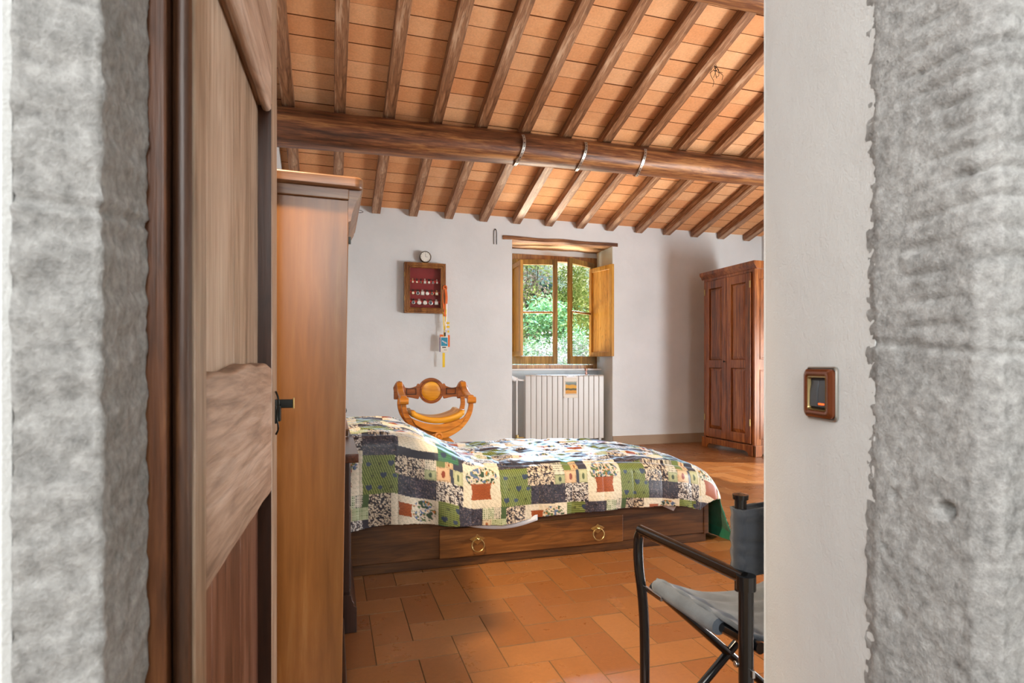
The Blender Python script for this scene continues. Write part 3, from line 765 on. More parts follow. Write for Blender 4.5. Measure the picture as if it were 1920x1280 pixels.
# ---- quilt : painted patch by patch on a fine mesh
def vn(x,y,seed=0):
    xi=np.floor(x).astype(np.int64); yi=np.floor(y).astype(np.int64); fx=x-xi; fy=y-yi
    fx=fx*fx*(3-2*fx); fy=fy*fy*(3-2*fy)
    def hsh(a,b):
        n=(a*374761393+b*668265263+seed*1442695041)&0xffffffff; n=((n^(n>>13))*1274126177)&0xffffffff
        return ((n^(n>>16))&0xffff)/65535.
    return (hsh(xi,yi)*(1-fx)+hsh(xi+1,yi)*fx)*(1-fy)+(hsh(xi,yi+1)*(1-fx)+hsh(xi+1,yi+1)*fx)*fy
def hc(s): return np.array(h(s)[:3])
def paint(U,V):
    PX,PY=.70,.44
    C=np.zeros(U.shape+(3,)); C[:]=hc('2f323c')
    u=(U-.648); v=(V-.19)
    def mask(a,c,lo,hi):
        m=np.zeros(U.shape,bool); lu=np.zeros(U.shape); lv=np.zeros(U.shape)
        for oy in (-1,0,1):
            uu=np.mod(u-a,PX); vv=np.mod(v,PY)-lo+oy*PY
            k=(uu<c-a)&(vv>=0)&(vv<hi-lo); m|=k; lu=np.where(k,uu,lu); lv=np.where(k,vv,lv)
        return m,lu,lv
    def put(m,col,k=None):
        C[m if k is None else (m&k)]=col
    def dark(a,c,lo,hi):
        m,_,_=mask(a,c,lo,hi); put(m,hc('363a46'))
        n=vn(U*210,V*210,3); put(m,hc('6a6268'),n>.74); n=vn(U*120,V*120,9); put(m,hc('20222c'),n<.22); n=vn(U*330,V*330,5); put(m,hc('92826c'),n>.9)
    def leo(a,c,lo,hi,cool=False):
        m,_,_=mask(a,c,lo,hi); put(m,hc('dad6cc') if cool else hc('ddcfb4'))
        n=vn(U*150,V*150,11)*.6+vn(U*310,V*310,12)*.4; r=np.abs(vn(U*105,V*105,13)-.5)
        put(m,hc('262430'),(r<.13)|(n<.34)); put(m,hc('6a5a48'),(n>.70))
    def green(a,c,lo,hi,diag=1,col='54642f'):
        m,lu,lv=mask(a,c,lo,hi); put(m,hc(col)); st=np.sin((U*.9+V*.35 if diag==1 else V)*2*np.pi/.0105)
        put(m,hc('8f9c58') if col!='34684a' else hc('4c8060'),st>.35)
        k=0
        for i in range(3):
            for j in range(3):
                cx=.030+.054*i+(.018 if j%2 else 0); cy=.030+.058*j; k=(i*2+j*4)%3
                dx=lu-cx; dy=lv-cy
                if k==0:   # heart
                    q=((dx/.014)**2+(dy/.013)**2-1); e=q**3-(dx/.014)**2*(dy/.013)**3<0; put(m,hc('34445a'),e)
                elif k==1: # small flower
                    rr=np.hypot(dx,dy); an=np.arctan2(dy,dx); put(m,hc('2a3428'),(rr<.0055+.003*np.cos(5*an))&(rr>.0018))
                else: put(m,hc('3e5064'),((dx/.012)**2+(dy/.010)**2<1)&(rng_ok))
    rng_ok=np.ones(U.shape,bool)
    def cream(a,c,lo,hi,bx0,bx1,bz0,bz1,fl,base='e6ddc4'):
        m,lu,lv=mask(a,c,lo,hi); put(m,hc(base))
        d=(np.abs(np.mod(lu+.003*np.floor(lv/.008),.008)-.004)<.0013)&(np.abs(np.mod(lv,.008)-.004)<.0013); put(m,hc('9aa07e'),d)
        # basket with slightly waisted sides and woven rows
        mid=(bx0+bx1)/2; hw=(bx1-bx0)/2; t=(lv-bz0)/(bz1-bz0); wd=hw*(.86+.32*np.abs(t-.45)**1.3)
        bk=(np.abs(lu-mid)<wd)&(t>0)&(t<1); put(m,hc('8e4420'),bk)
        put(m,hc('b86430'),bk&(np.sin(lv*2*np.pi/.0075+1.3*np.sin(lu*2*np.pi/.014))>.2)); put(m,hc('6a2c14'),bk&(np.sin(lv*2*np.pi/.0075+1.3*np.sin(lu*2*np.pi/.014))<-.75))
        fx,fz,fr,fh=fl
        e=((lu-fx)/fr)**2+((lv-fz)/fh)**2<1
        n=vn(U*75,V*75,21); n2=vn(U*95,V*95,23); n3=vn(U*85,V*85,29)
        put(m,hc('587048'),e&~bk&(n>.60)); put(m,hc('cdbfae'),e&~bk&(n2>.66)); put(m,hc('5a7296'),e&~bk&(n3>.72)); put(m,hc('c07a3c'),e&~bk&(n3<.2)&(n>.4)); put(m,hc('2f4a34'),e&~bk&(n<.24))
    def check(a,c,lo,hi,c1='e4ddc8',c2='3a4a3a',s=.009):
        m,_,_=mask(a,c,lo,hi); put(m,hc(c1)); put(m,hc(c2),((np.mod(U,s)<s*.55)&(np.mod(V,s)<s*.55)))
    def flat(a,c,lo,hi,col): 
        m,_,_=mask(a,c,lo,hi); put(m,hc(col))
    def stitched(a,c,lo,hi,base,mark,dot):
        m,lu,lv=mask(a,c,lo,hi); put(m,hc(base)); w=c-a; hh=hi-lo
        bord=(np.minimum(np.minimum(lu,w-lu),np.minimum(lv,hh-lv))); put(m,hc(dot),(bord>.002)&(bord<.006)&(np.mod(lu+lv,.008)<.004))
        put(m,hc(mark),((lu-w/2)/(w*.14))**2+((lv-hh/2)/(hh*.26))**2<1)
    # lowest visible row
    dark(-.02,.103,0,.12); check(.103,.165,.06,.12,'d8dcc0','5f7d4a',.011); check(.165,.200,.06,.12); flat(.20,.23,.06,.12,'46603a'); stitched(.103,.15,0,.06,'dccdaa','a86a40','6a6a5a'); check(.15,.23,0,.06,'c8cfa8','5a7a40',.008)
    leo(.23,.338,0,.12); cream(.338,.575,-.08,.12,.035,.105,.10,.155 if False else .165,(.165,.135,.062,.055)); green(.575,.68,0,.12,0)
    # main row
    cream(0,.20,.12,.335,.042,.152,.045,.128,(.10,.155,.085,.05)); green(.20,.372,.12,.31)
    dark(.372,.565,.12,.22); leo(.565,.70,.12,.22,True)
    leo(.356,.505,.22,.32); check(.505,.565,.27,.32); stitched(.505,.565,.22,.27,'aeb68c','4a5a48','5a6a4a')
    stitched(.565,.635,.22,.29,'d9b890','8a3c20','7c6a4c'); flat(.635,.652,.22,.29,'3c4250'); stitched(.652,.70,.22,.29,'c3c79c','5c6c4a','8a8e6a'); flat(.565,.61,.29,.32,'6c7e44'); stitched(.61,.65,.29,.32,'d9bd90','9a5a30','7c6a4c'); flat(.65,.70,.29,.32,'3b404c')
    dark(.20,.372,.31,.40); leo(.0,.20,.335,.44,True) ; leo(.23,.338,.40,.44); green(.575,.70,.32,.44,0,'34684a'); flat(-.02,0,.32,.44,'3b404c')
    return C
def build_quilt():
    ds=.0034
    Ltop=2.10; S0=-.06; SE=2.06; DF=.53         # foot drop length
    s=np.arange(S0,SE+DF,ds); 
    YF=2.985; YB=3.96; 
    q=np.arange(-(YB-YF)-.16,.56,ds)              # distance past the front edge (negative = on top)
    Sg,Q=np.meshgrid(s,q,indexing='ij')
    # edge height along the bed (pillow hump at the head)
    tab=[(-.06,.70),(.10,.705),(.34,.70),(.45,.675),(.505,.642),(.64,.568),(.76,.522),(.9,.512),(1.3,.505),(2.1,.495),(3,.49)]
    xs=np.array([a for a,_ in tab]); zs=np.array([b for _,b in tab])
    ss=np.minimum(Sg,SE)
    ze=np.interp(ss,xs,zs)
    ker=np.ones(31)/31; 
    ze1=np.interp(s,xs,zs); ze1=np.convolve(np.pad(ze1,15,mode='edge'),ker,'valid'); ze=np.repeat(ze1[:,None],Q.shape[1],1)
    hem=[(-.1,.248),(.08,.243),(.16,.252),(.28,.262),(.40,.255),(.55,.232),(.70,.222),(.85,.215),(1.0,.228),(1.15,.243),(1.3,.244),(1.5,.25),(1.7,.256),(1.85,.262),(1.95,.272),(2.03,.262),(2.2,.26)]
    hz=np.interp(ss,[a for a,_ in hem],[b for _,b in hem])
    r=.055; A=math.pi*r/2
    a=np.maximum(Sg-SE,0)                         # past the foot edge
    # front drop shape
    qp=np.maximum(Q,0)
    ang=np.clip(qp/r,0,math.pi/2)
    yo=np.where(qp<A,r*np.sin(ang),r); zo=np.where(qp<A,r*(1-np.cos(ang)),r+(qp-A))
    drop=ze-hz; keep=(zo<=drop+.0)
    bulge=.02*np.sin(np.clip(zo/np.maximum(drop,.01),0,1)*2.2)+.008*np.sin(Sg*9+1)*np.clip(zo/.2,0,1)+.012*np.sin(Sg*23)*np.clip(zo/.3,0,1)**2
    # back drop
    qb=np.maximum(-(Q+(YB-YF)),0); angb=np.clip(qb/r,0,math.pi/2)
    yb=np.where(qb<A,r*np.sin(angb),r); zb=np.where(qb<A,r*(1-np.cos(angb)),r+(qb-A))
    Y=np.where(Q<0,YF+r-Q,YF+r-yo-bulge); Y=np.where(Q<-(YB-YF),YB+r+yb,Y)
    Z=ze-zo-zb
    # crown of the top and the pillow
    tt=np.clip(-Q/(YB-YF),0,1); Z+=np.where((Q<0)&(tt<1),.035*np.clip((Sg-.75)/.4,0,1)*np.sin(math.pi*tt)**.7,0)
    # foot drop
    anga=np.clip(a/(r*2.2),0,math.pi/2); rA=r*2.2; AA=math.pi*rA/2
    xo=np.where(a<AA,rA*np.sin(anga),rA); za=np.where(a<AA,rA*(1-np.cos(anga)),rA+(a-AA))
    near=np.clip((3.45-Y)/.45,0,1)
    flare=.13*np.clip(za/.40,0,1)**1.7*(.3+.7*near)
    X=np.minimum(Sg,SE)+xo+flare
    Z=Z-za*(1.0-.02*near)
    # corner cloth swings forward
    Y=np.where((a>0)&(Q<0), Y-.07*near**2*np.clip(za/.3,0,1), Y)
    # limits: hem of the front part, and almost no front drop past the foot edge
    lim=np.where(a<=0, drop, np.maximum(drop-a*.9,.03))
    keep=(zo<=lim)&(zb<=.12)
    # gentle slope of the last part of the top towards the foot
    Z-=np.clip((Sg-1.5)/(SE-1.5),0,1)**2*.055
    # quilting seams and wrinkles
    ph=np.mod(Sg-.131,.187)/.187; puff=.007*(np.sin(math.pi*ph)**.45)
    tv=np.where(Q<0,-Q,0)
    wr=.020*(vn(Sg*7+vn(Sg*5,tv*14,2)*1.2,tv*22,31)-.5)+.010*(vn(Sg*20,tv*48,37)-.5)+.012*(vn(Sg*3.5,tv*7,41)-.5)
    Z+=np.where(Q<0,(puff+wr),0)*np.where(a>0,.3,1); Y-=np.where(Q>=0,puff*.9+.008*(vn(Sg*16,Q*10,51)-.5),0)
    X+=np.where(a>0,.010*(vn(tv*16,a*7,61)-.5),0)
    U=Sg; V=np.where(Q<0,ze-Q,ze-zo)-np.interp(Sg,[.0,.3,.41,.57,.70],[.11,.11,.075,.045,0])
    C=paint(U+.004*(vn(Sg*10,Q*10,71)-.5),V+.006*(vn(Sg*7,Q*7,73)-.5))
    # white piped hem line
    ni,nj=Sg.shape
    idx=np.arange(ni*nj).reshape(ni,nj)
    kf=keep[:-1,:-1]&keep[1:,:-1]&keep[1:,1:]&keep[:-1,1:]
    F=np.stack([idx[:-1,:-1][kf],idx[1:,:-1][kf],idx[1:,1:][kf],idx[:-1,1:][kf]],1)
    used=np.unique(F); mp=-np.ones(ni*nj,np.int64); mp[used]=np.arange(len(used)); F=mp[F]
    P=np.stack([X.ravel()[used],Y.ravel()[used],Z.ravel()[used]],1); Cc=C.reshape(-1,3)[used]*np.array([.84,.84,.86])
    me=bpy.data.meshes.new('patchwork_quilt'); me.vertices.add(len(P)); me.vertices.foreach_set('co',P.ravel())
    me.loops.add(F.size); me.loops.foreach_set('vertex_index',F.ravel().astype(np.int32))
    me.polygons.add(len(F)); me.polygons.foreach_set('loop_start',np.arange(0,F.size,4,dtype=np.int32)); me.polygons.foreach_set('loop_total',np.full(len(F),4,dtype=np.int32))
    me.update(calc_edges=True); me.validate()
    at=me.color_attributes.new('patch','FLOAT_COLOR','POINT'); at.data.foreach_set('color',np.concatenate([Cc,np.ones((len(Cc),1))],1).ravel())
    me.polygons.foreach_set('use_smooth',[True]*len(F))
    m=N('patchwork cotton'); an=m.new('ShaderNodeAttribute',attribute_name='patch')
    m.set(Base_Color=an.outputs['Color'],Roughness=.38,Specular_IOR_Level=.6,Sheen_Weight=1,Sheen_Roughness=.25,Sheen_Tint=(.55,.78,1,1))  # blue sheen tint stands in for skylight on the quilt top
    m.bump(m.noise(m.coord('Object'),420,2,.6),.25,.002)
    me.materials.append(m.m); me.materials.append(M['green'])
    o=bpy.data.objects.new('patchwork_quilt',me); link(o)
    tag(o,'Patchwork quilt of baskets, hearts and leopard squares draped over the single bed','quilt')
    md=o.modifiers.new('t','SOLIDIFY'); md.thickness=.006; md.material_offset=1; md.offset=-1; md.use_rim=True; md.material_offset_rim=1
    # orientation check: outward normals must point away from the bed
    me.update()
    k=len(me.polygons)//2
    up=sum(me.polygons[i].normal.z for i in range(0,len(me.polygons),997))
    if up<0:
        me.flip_normals()
    return o
build_quilt()

# ------------------------------------------------------------------ X-frame armchair by the far wall
def build_xchair():
    t=thing('savonarola_chair','Orange varnished X-frame armchair with round leather medallion in its back rail','armchair',(.836,4.78,0))
    def limb(side,y,name='curved_leg'):
        # broad flat curved member: from the arm down through the crossing to the opposite foot
        pts=[(side*.268,.78),(side*.272,.71),(side*.245,.63),(side*.180,.555),(side*.09,.505),(0,.475),(-side*.10,.42),(-side*.21,.30),(-side*.27,.15),(-side*.31,0)]
        c=arc([(x,y,z) for x,z in pts],6); b=MB(); V=[]; n=len(c)
        for i,p in enumerate(c):
            tn=(c[min(i+1,n-1)]-c[max(i-1,0)]).normalized(); nr=Vector((-tn.z,0,tn.x)); f=i/(n-1); w=.019+.016*math.exp(-((f-.5)/.22)**2)
            for (dn,dy) in ((-w,-.014),(w,-.014),(w,.014),(-w,.014)): V.append(p+nr*dn+Vector((0,dy,0)))
        F=[(4*i+q,4*i+(q+1)%4,4*i+4+(q+1)%4,4*i+4+q) for i in range(n-1) for q in range(4)]+[(0,1,2,3),(4*n-1,4*n-2,4*n-3,4*n-4)]
        b.add(V,F); return b.build(name,M['chairwood'],t,bevel=.004)
    for y in (0,.31):
        limb(1,y-.013); limb(-1,y+.016)
    for s in (-1,1):
        b=MB(); prof=[(-.03,.78),(-.045,.755),(-.03,.735),(0,.745),(.03,.765),(.10,.775),(.2,.80),(.28,.83),(.33,.86),(.35,.90),(.33,.915),(.29,.905),(.26,.87),(.19,.835),(.09,.81),(.0,.805)]
        b.prism(prof,s*.276-.026,s*.276+.026,'x'); a=b.build('armrest',M['chairwood'],t,bevel=.008,seg=3)
        b=MB(); b.tube([(s*.276-.034,-.024,.765),(s*.276+.034,-.024,.765)],.027,16); b.build('scroll',M['chairwood'],a,smooth=True)
        b=MB(); b.prism([(s*.275-.045,.76),(s*.275+.045,.76),(s*.275+.045,.83),(s*.275+.05,.86),(s*.275+.03,.90),(s*.275,.92),(s*.275-.03,.90),(s*.275-.05,.86),(s*.275-.045,.83)],.322,.358,'y'); b.build('rear_post',M['chairwood_dark'],t,bevel=.006)
    # carved back rail
    top=[];bot=[]
    for i in range(61):
        x=-.275+.55*i/60; ax=abs(x)
        zt=.845+.0*ax
        if ax<.105: zt=.825+math.sqrt(max(.118**2-ax*ax,0)) ; zb=.825-math.sqrt(max(.108**2-ax*ax,0))*.98
        else:
            zt=.886-.030*math.sin((ax-.105)/.17*math.pi)+.012*(ax<.125); zb=.768-.008*math.cos((ax-.1)*30)+(.0)
            if ax>.24: zt=.885; zb=.775
        if ax<.105: zb=min(zb,.79)
        top.append((x,zt)); bot.append((x,zb))
    b=MB(); b.prism(top+bot[::-1],.326,.352,'y'); br=b.build('back_rail',M['chairwood_dark'],t,bevel=.004)
    Mx=Matrix.Translation((0,.326,.828))@Matrix.Rotation(R(90),4,'X')
    b=MB(); b.lathe([(.082,0),(.086,.008),(.094,.008),(.098,0)],Mx,40); b.build('medallion_ring',M['chairwood_dark'],br,smooth=True)
    b=MB(); b.lathe([(0,.010),(.05,.008),(.078,.003),(.082,0)],Mx,40); b.build('leather_medallion',M['leather'],br,smooth=True)
    b=MB()
    for s in (-1,1):
        for (z0,z1) in ((.800,.806),(.848,.854)): b.box(*sorted((s*.13,s*.215)),.320,.327,z0,z1)
        for xx in (.13,.21): b.box(*sorted((s*xx,s*(xx+.006))),.320,.327,.80,.854)
    b.build('carved_line',M['dark_wood'],br)
    # leather sling seat between the front and rear arcs, with rolled ends
    P=[]
    for i in range(25):
        u=-1+2*i/24; x=.215*u; z=.600+.062*abs(u)**2
        if abs(u)>.85: z+=.012*math.sin((abs(u)-.85)/.15*math.pi)
        P.append([(x,-.03+.36*j/8,z+.004*math.sin(j*.9)) for j in range(9)])
    b=MB(); b.grid(P); b.build('seat',M['leather'],t,smooth=True,solid=.042)
    b=MB(); out=[]
    for i in range(25):
        u=-1+2*i/24; out.append((.225*u,.573+.06*abs(u)**2))
    for i in range(25):
        u=1-2*i/24; out.append((.185*u,.508+.065*abs(u)**2))
    b.prism(out,-.042,-.022,'y'); b.build('seat_apron',M['chairwood'],t,bevel=.004)
    Mr=Matrix.Translation((0,-.036,.475))@Matrix.Rotation(R(90),4,'X')
    b=MB(); b.lathe([(0,.014),(.012,.013),(.016,.006),(.024,.012),(.034,.010),(.038,0)],Mr,28); b.build('rosette',M['chairwood'],t,smooth=True)
    for s_ in (-.28,.23):
        b=MB(); b.box(s_,s_+.05,-.04,.40,0,.04); b.build('foot_rail',M['chairwood'],t,bevel=.008)
build_xchair()

# ------------------------------------------------------------------ armoire in the far right corner
def build_armoire():
    t=thing('two_door_armoire','Red brown two-door panelled armoire in the far right corner','armoire',(4.65,5.65,0))
    L=.96; D=.56; H=2.25
    # local: front face at x=0 looking towards -x, y along the front
    b=MB(); b.box(.02,D,0,L,.09,H-.07); b.build('carcass',M['armoire'],t,bevel=.004)
    b=MB(); b.box(-.002,.03,0,.045,.10,H-.08); b.box(-.002,.03,L-.045,L,.10,H-.08); b.box(-.002,.03,.045,L-.045,H-.12,H-.08); b.build('face_frame',M['armoire'],t,bevel=.004)
    b=MB(); b.prism([(-.0,H-.09),(-.012,H-.08),(-.020,H-.06),(-.038,H-.045),(-.044,H-.03),(-.044,H),(D,H),(D,H-.09)],-.04,L+.04,'y'); b.build('cornice',M['armoire'],t,bevel=.004)
    b=MB(); y0,y1=-.022,L+.022
    def foot(u0,u1,axis,a,c):
        out=[(u0,0),(u0,.13),(u1,.13),(u1,0),(u1-.10,0),(u1-.12,.035),(u1-.17,.055),(u0+.17,.055),(u0+.12,.035),(u0+.10,0)]
        b.prism(out,a,c,axis)
    foot(y0,y1,'x',-.022,.0); foot(-.022,D,'y',y0,y0+.022)
    b.build('bracket_base',M['armoire'],t,bevel=.005)
    for k in (0,1):
        a=.048+k*(L-.096)/2; c=a+(L-.096)/2-.004; d=empty('door',(0,0,0),parent=t)
        st=.085; z0,z1=.145,H-.125; zm=1.02
        b=MB(); b.box(-.024,-.003,a,a+st,z0,z1); b.box(-.024,-.003,c-st,c,z0,z1)
        for (p,q) in ((z0,z0+.11),(zm,zm+.10),(z1-.10,z1)): b.box(-.024,-.003,a+st,c-st,p,q)
        b.build('door_frame',M['armoire'],d,bevel=.004)
        for (p,q) in ((z0+.11,zm),(zm+.10,z1-.10)):
            b=MB(); g=.042; A_,C_=a+st,c-st
            V=[(-.005,A_,p),(-.005,C_,p),(-.005,C_,q),(-.005,A_,q),(-.021,A_+g,p+g),(-.021,C_-g,p+g),(-.021,C_-g,q-g),(-.021,A_+g,q-g)]
            b.add(V,[(4,5,6,7),(0,1,5,4),(1,2,6,5),(2,3,7,6),(3,0,4,7)]); b.build('raised_panel',M['armoire'],d)
        yy=a+.001 if k==0 else c-.001
        for z in (.35,1.95):
            b=MB(); b.box(-.032,-.02,yy-.008,yy+.008,z,z+.08); b.build('hinge',M['brass'],d,bevel=.002)
        if k==1 or k==0:
            pass
    b=MB(); b.tube([(-.024,.5,1.10),(-.045,.5,1.10)],.004,8); b.tube([(-.045+.002,.5+.010*math.cos(x),1.10+.010*math.sin(x)) for x in np.linspace(0,6.28,14)[:-1]],.003,6,closed=True); b.build('key',M['iron'],t,smooth=True)
    # inset panels on the side that faces the camera
    b=MB()
    for (p,q) in ((.2,1.0),(1.12,2.05)):
        b.box(.07,.09,-.008,0,p,q); b.box(D-.09,D-.07,-.008,0,p,q); b.box(.09,D-.09,-.008,0,p,p+.02); b.box(.09,D-.09,-.008,0,q-.02,q)
    b.build('side_moulding',M['armoire'],t,bevel=.003)
build_armoire()

# ------------------------------------------------------------------ director's chair
def build_director():
    t=thing('folding_chair','Black tubular folding armchair with grey denim seat beside the doorway','chair',(0,0,0))
    r=.0135
    def side(x,par_label=None):
        b=MB()
        P=[(x+.012,1.42,0),(x+.012,1.42,.30),(x+.006,1.42,.42),(x-.002,1.425,.50),(x-.002,1.43,.555)]
        P+= [(x-.001,1.427,.588),(x,1.412,.605),(x+.001,1.385,.607),(x+.026,1.035,.606)]
        b.tube(arc(P,5),r,14); return b.build('arm_tube',M['black'],t,smooth=True)
    xa,xb=.80,1.34
    side(xa+.0); side(xb)
    for x in (xa,xb):
        b=MB(); b.tube([(x+.026,1.030,0),(x+.026,1.030,.612)],.0155,14); b.build('rear_leg',M['black'],t,smooth=True)
        b=MB(); b.tube([(x+.036,1.060,.57),(x+.036,1.060,.770)],.0125,14); b.build('back_upright',M['black'],t,smooth=True)
        b=MB(); b.lathe([(0,0),(.016,0),(.017,.01),(.0,.014)],Matrix.Translation((x+.036,1.060,.765)),14); b.build('end_cap',M['black'],t,smooth=True)
        b=MB(); b.lathe([(.0,0),(.020,0),(.020,.03),(0,.03)],Matrix.Translation((x+.026,1.030,.584)),16); b.build('joint_sleeve',M['black'],t,smooth=True)
    # back sling round both uprights
    P=[]
    for i in range(61):
        x=xa+.028+(xb-xa+.030)*i/60; row=[]
        for j in range(31):
            z=.603+.142*j/30; s=math.sin(math.pi*i/60)
            y=1.042+.022*s+.004*mn.noise(Vector((x*20,z*60,2)))+.0025*math.sin(z*190+x*20+2*mn.noise(Vector((x*9,z*20,0))))
            row.append((x,y,z+.002*mn.noise(Vector((x*30,5,z*8)))))
        P.append(row)
    P2=[]
    for i in range(61):
        P2.append([(x,y+.038,z) for x,y,z in P[i]])
    b=MB(); b.grid(P); b.grid(P2); 
    # close the near side edge
    b.grid([[p for p in P[0]],[(p[0]-.006,1.060,p[2]) for p in P[0]],[p for p in P2[0]]])
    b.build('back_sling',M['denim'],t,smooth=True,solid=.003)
    # seat rods and denim seat
    def rod(x): return [(x,1.41,.452),(x,1.25,.457),(x+.02,1.02,.462)]
    for x in (xa+.035,xb-.035):
        b=MB(); b.tube(rod(x),.0125,14); b.build('seat_rod',M['black'],t,smooth=True)
    P=[]
    for i in range(61):
        u=i/60; x=xa+.035+(xb-xa-.07)*u; row=[]
        for j in range(41):
            v=j/40; y=1.400-.36*v
            rib=.006*abs(math.sin(v*math.pi*4.5))
            sag=-.062*math.sin(math.pi*u)**.8
            row.append((x,y,.476+.010*v+sag+rib+.004*mn.noise(Vector((x*12,y*30,4)))))
        P.append(row)
    b=MB(); b.grid(P); 
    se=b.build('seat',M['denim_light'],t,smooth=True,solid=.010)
    for k,x in enumerate((xa+.035,xb-.035)):
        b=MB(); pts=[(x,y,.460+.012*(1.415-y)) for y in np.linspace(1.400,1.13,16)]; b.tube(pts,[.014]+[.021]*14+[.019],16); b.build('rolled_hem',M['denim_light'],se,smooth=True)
    # folding cross bars and small chrome links
    b=MB(); b.tube([(xa+.02,1.41,.02),(xb-.03,1.41,.45)],.012,12); b.build('cross_bar',M['black'],t,smooth=True)
    b=MB(); b.tube([(xb-.02,1.41,.02),(xa+.03,1.41,.455)],.012,12); b.build('cross_bar',M['black'],t,smooth=True)
    b=MB(); b.tube([(xa+.02,1.07,.02),(xb-.03,1.07,.455)],.012,12); b.build('cross_bar',M['black'],t,smooth=True)
    for x0,x1 in ((xa+.01,xa+.035),):
        b=MB(); b.box(x0-.004,x0+.003,1.33,1.425,.446,.458); b.lathe([(0,0),(.007,0),(.007,.006),(0,.008)],Matrix.Translation((x0-.003,1.42,.452))@Matrix.Rotation(R(-90),4,'Y'),12); b.build('chrome_link',M['chrome'],t,bevel=.001)
        b=MB(); b.box(x0+.016,x0+.023,1.01,1.05,.408,.424); b.lathe([(0,0),(.007,0),(.007,.006),(0,.008)],Matrix.Translation((x0+.006,1.045,.424))@Matrix.Rotation(R(-90),4,'Y'),12); b.build('chrome_link',M['chrome'],t,bevel=.001)
build_director()

# ------------------------------------------------------------------ light switch on the splayed reveal
def build_switch():
    A=Vector((.7656,.6727)); B=Vector((.8454,.9955)); d=(B-A).normalized()
    # centre of the plate from the camera ray at 1543 px
    u=(1543-960)/1106; c=Vector((math.sin(YAW)+u*math.cos(YAW), math.cos(YAW)-u*math.sin(YAW)))
    # intersect
    k=(A.x*d.y-A.y*d.x)/(c.x*d.y-c.y*d.x); P=c*k
    dep=k; z=EYE-(737-685)/1106*dep
    rot=math.atan2(d.y,d.x)
    # local frame: x along the wall (away from the camera), y into the wall normal (towards the room centre = -y side)
    t=thing('light_switch','Bronze light switch plate with glowing orange pilot on the white reveal','light switch',(P.x,P.y,z),(0,0,rot))
    w,hh=.042,.041
    def rr(w,hh,rad,n=6):
        o=[]
        for cx,cy,a0 in ((w-rad,hh-rad,0),(-w+rad,hh-rad,90),(-w+rad,-hh+rad,180),(w-rad,-hh+rad,270)):
            for k in range(n+1): a=R(a0+90*k/n); o.append((cx+rad*math.cos(a),cy+rad*math.sin(a)))
        return o
    # +y local is towards the viewer side of the reveal
    def ring(outer, levels, mat, name, par):
        b=MB(); V=[]; n=len(outer[0])
        for o,y in zip(outer,levels): V+= [(p[0],y,p[1]) for p in o]
        F=[(i*n+k,i*n+(k+1)%n,(i+1)*n+(k+1)%n,(i+1)*n+k) for i in range(len(outer)-1) for k in range(n)]
        b.add(V,F); return b.build(name,M[mat],par,smooth=True)
    ring([rr(w+.0025,hh+.0035,.008),rr(w+.003,hh+.004,.008),rr(w+.001,hh+.002,.008)],[0,.003,.005],'steel','back_plate',t)
    pl=ring([rr(w,hh,.009),rr(w,hh,.009),rr(w-.004,hh-.004,.008),rr(w-.011,hh-.009,.007),rr(w-.015,hh-.013,.003),rr(w-.016,hh-.014,.003)],[.004,.009,.0125,.013,.0105,.008],'bronze','cover_plate',t)
    ring([rr(w-.014,hh-.012,.003),rr(w-.016,hh-.014,.003),rr(w-.018,hh-.016,.002)],[.0115,.012,.007],'gold','inner_bezel',t)
    wi=w-.018; hi=hh-.016
    b=MB(); b.box(-wi,wi,.0,.006,-hi,hi); b.build('module_back',M['ink'],t)
    for k,(a,c) in enumerate(((-wi+.001,-.001),(.001,wi-.001))):
        b=MB(); b.prism([(.004,-hi+.002),(.010,-hi+.002),(.0095,hi*.1),(.0065,hi-.003),(.004,hi-.003)],a,c,'x'); ro=b.build('rocker',M['switch'],t,bevel=.001)
    b=MB(); b.box(-wi+.004,-.004,.0098,.0108,-hi+.006,-hi+.0085); b.build('pilot_light',M['led'],t)
build_switch()

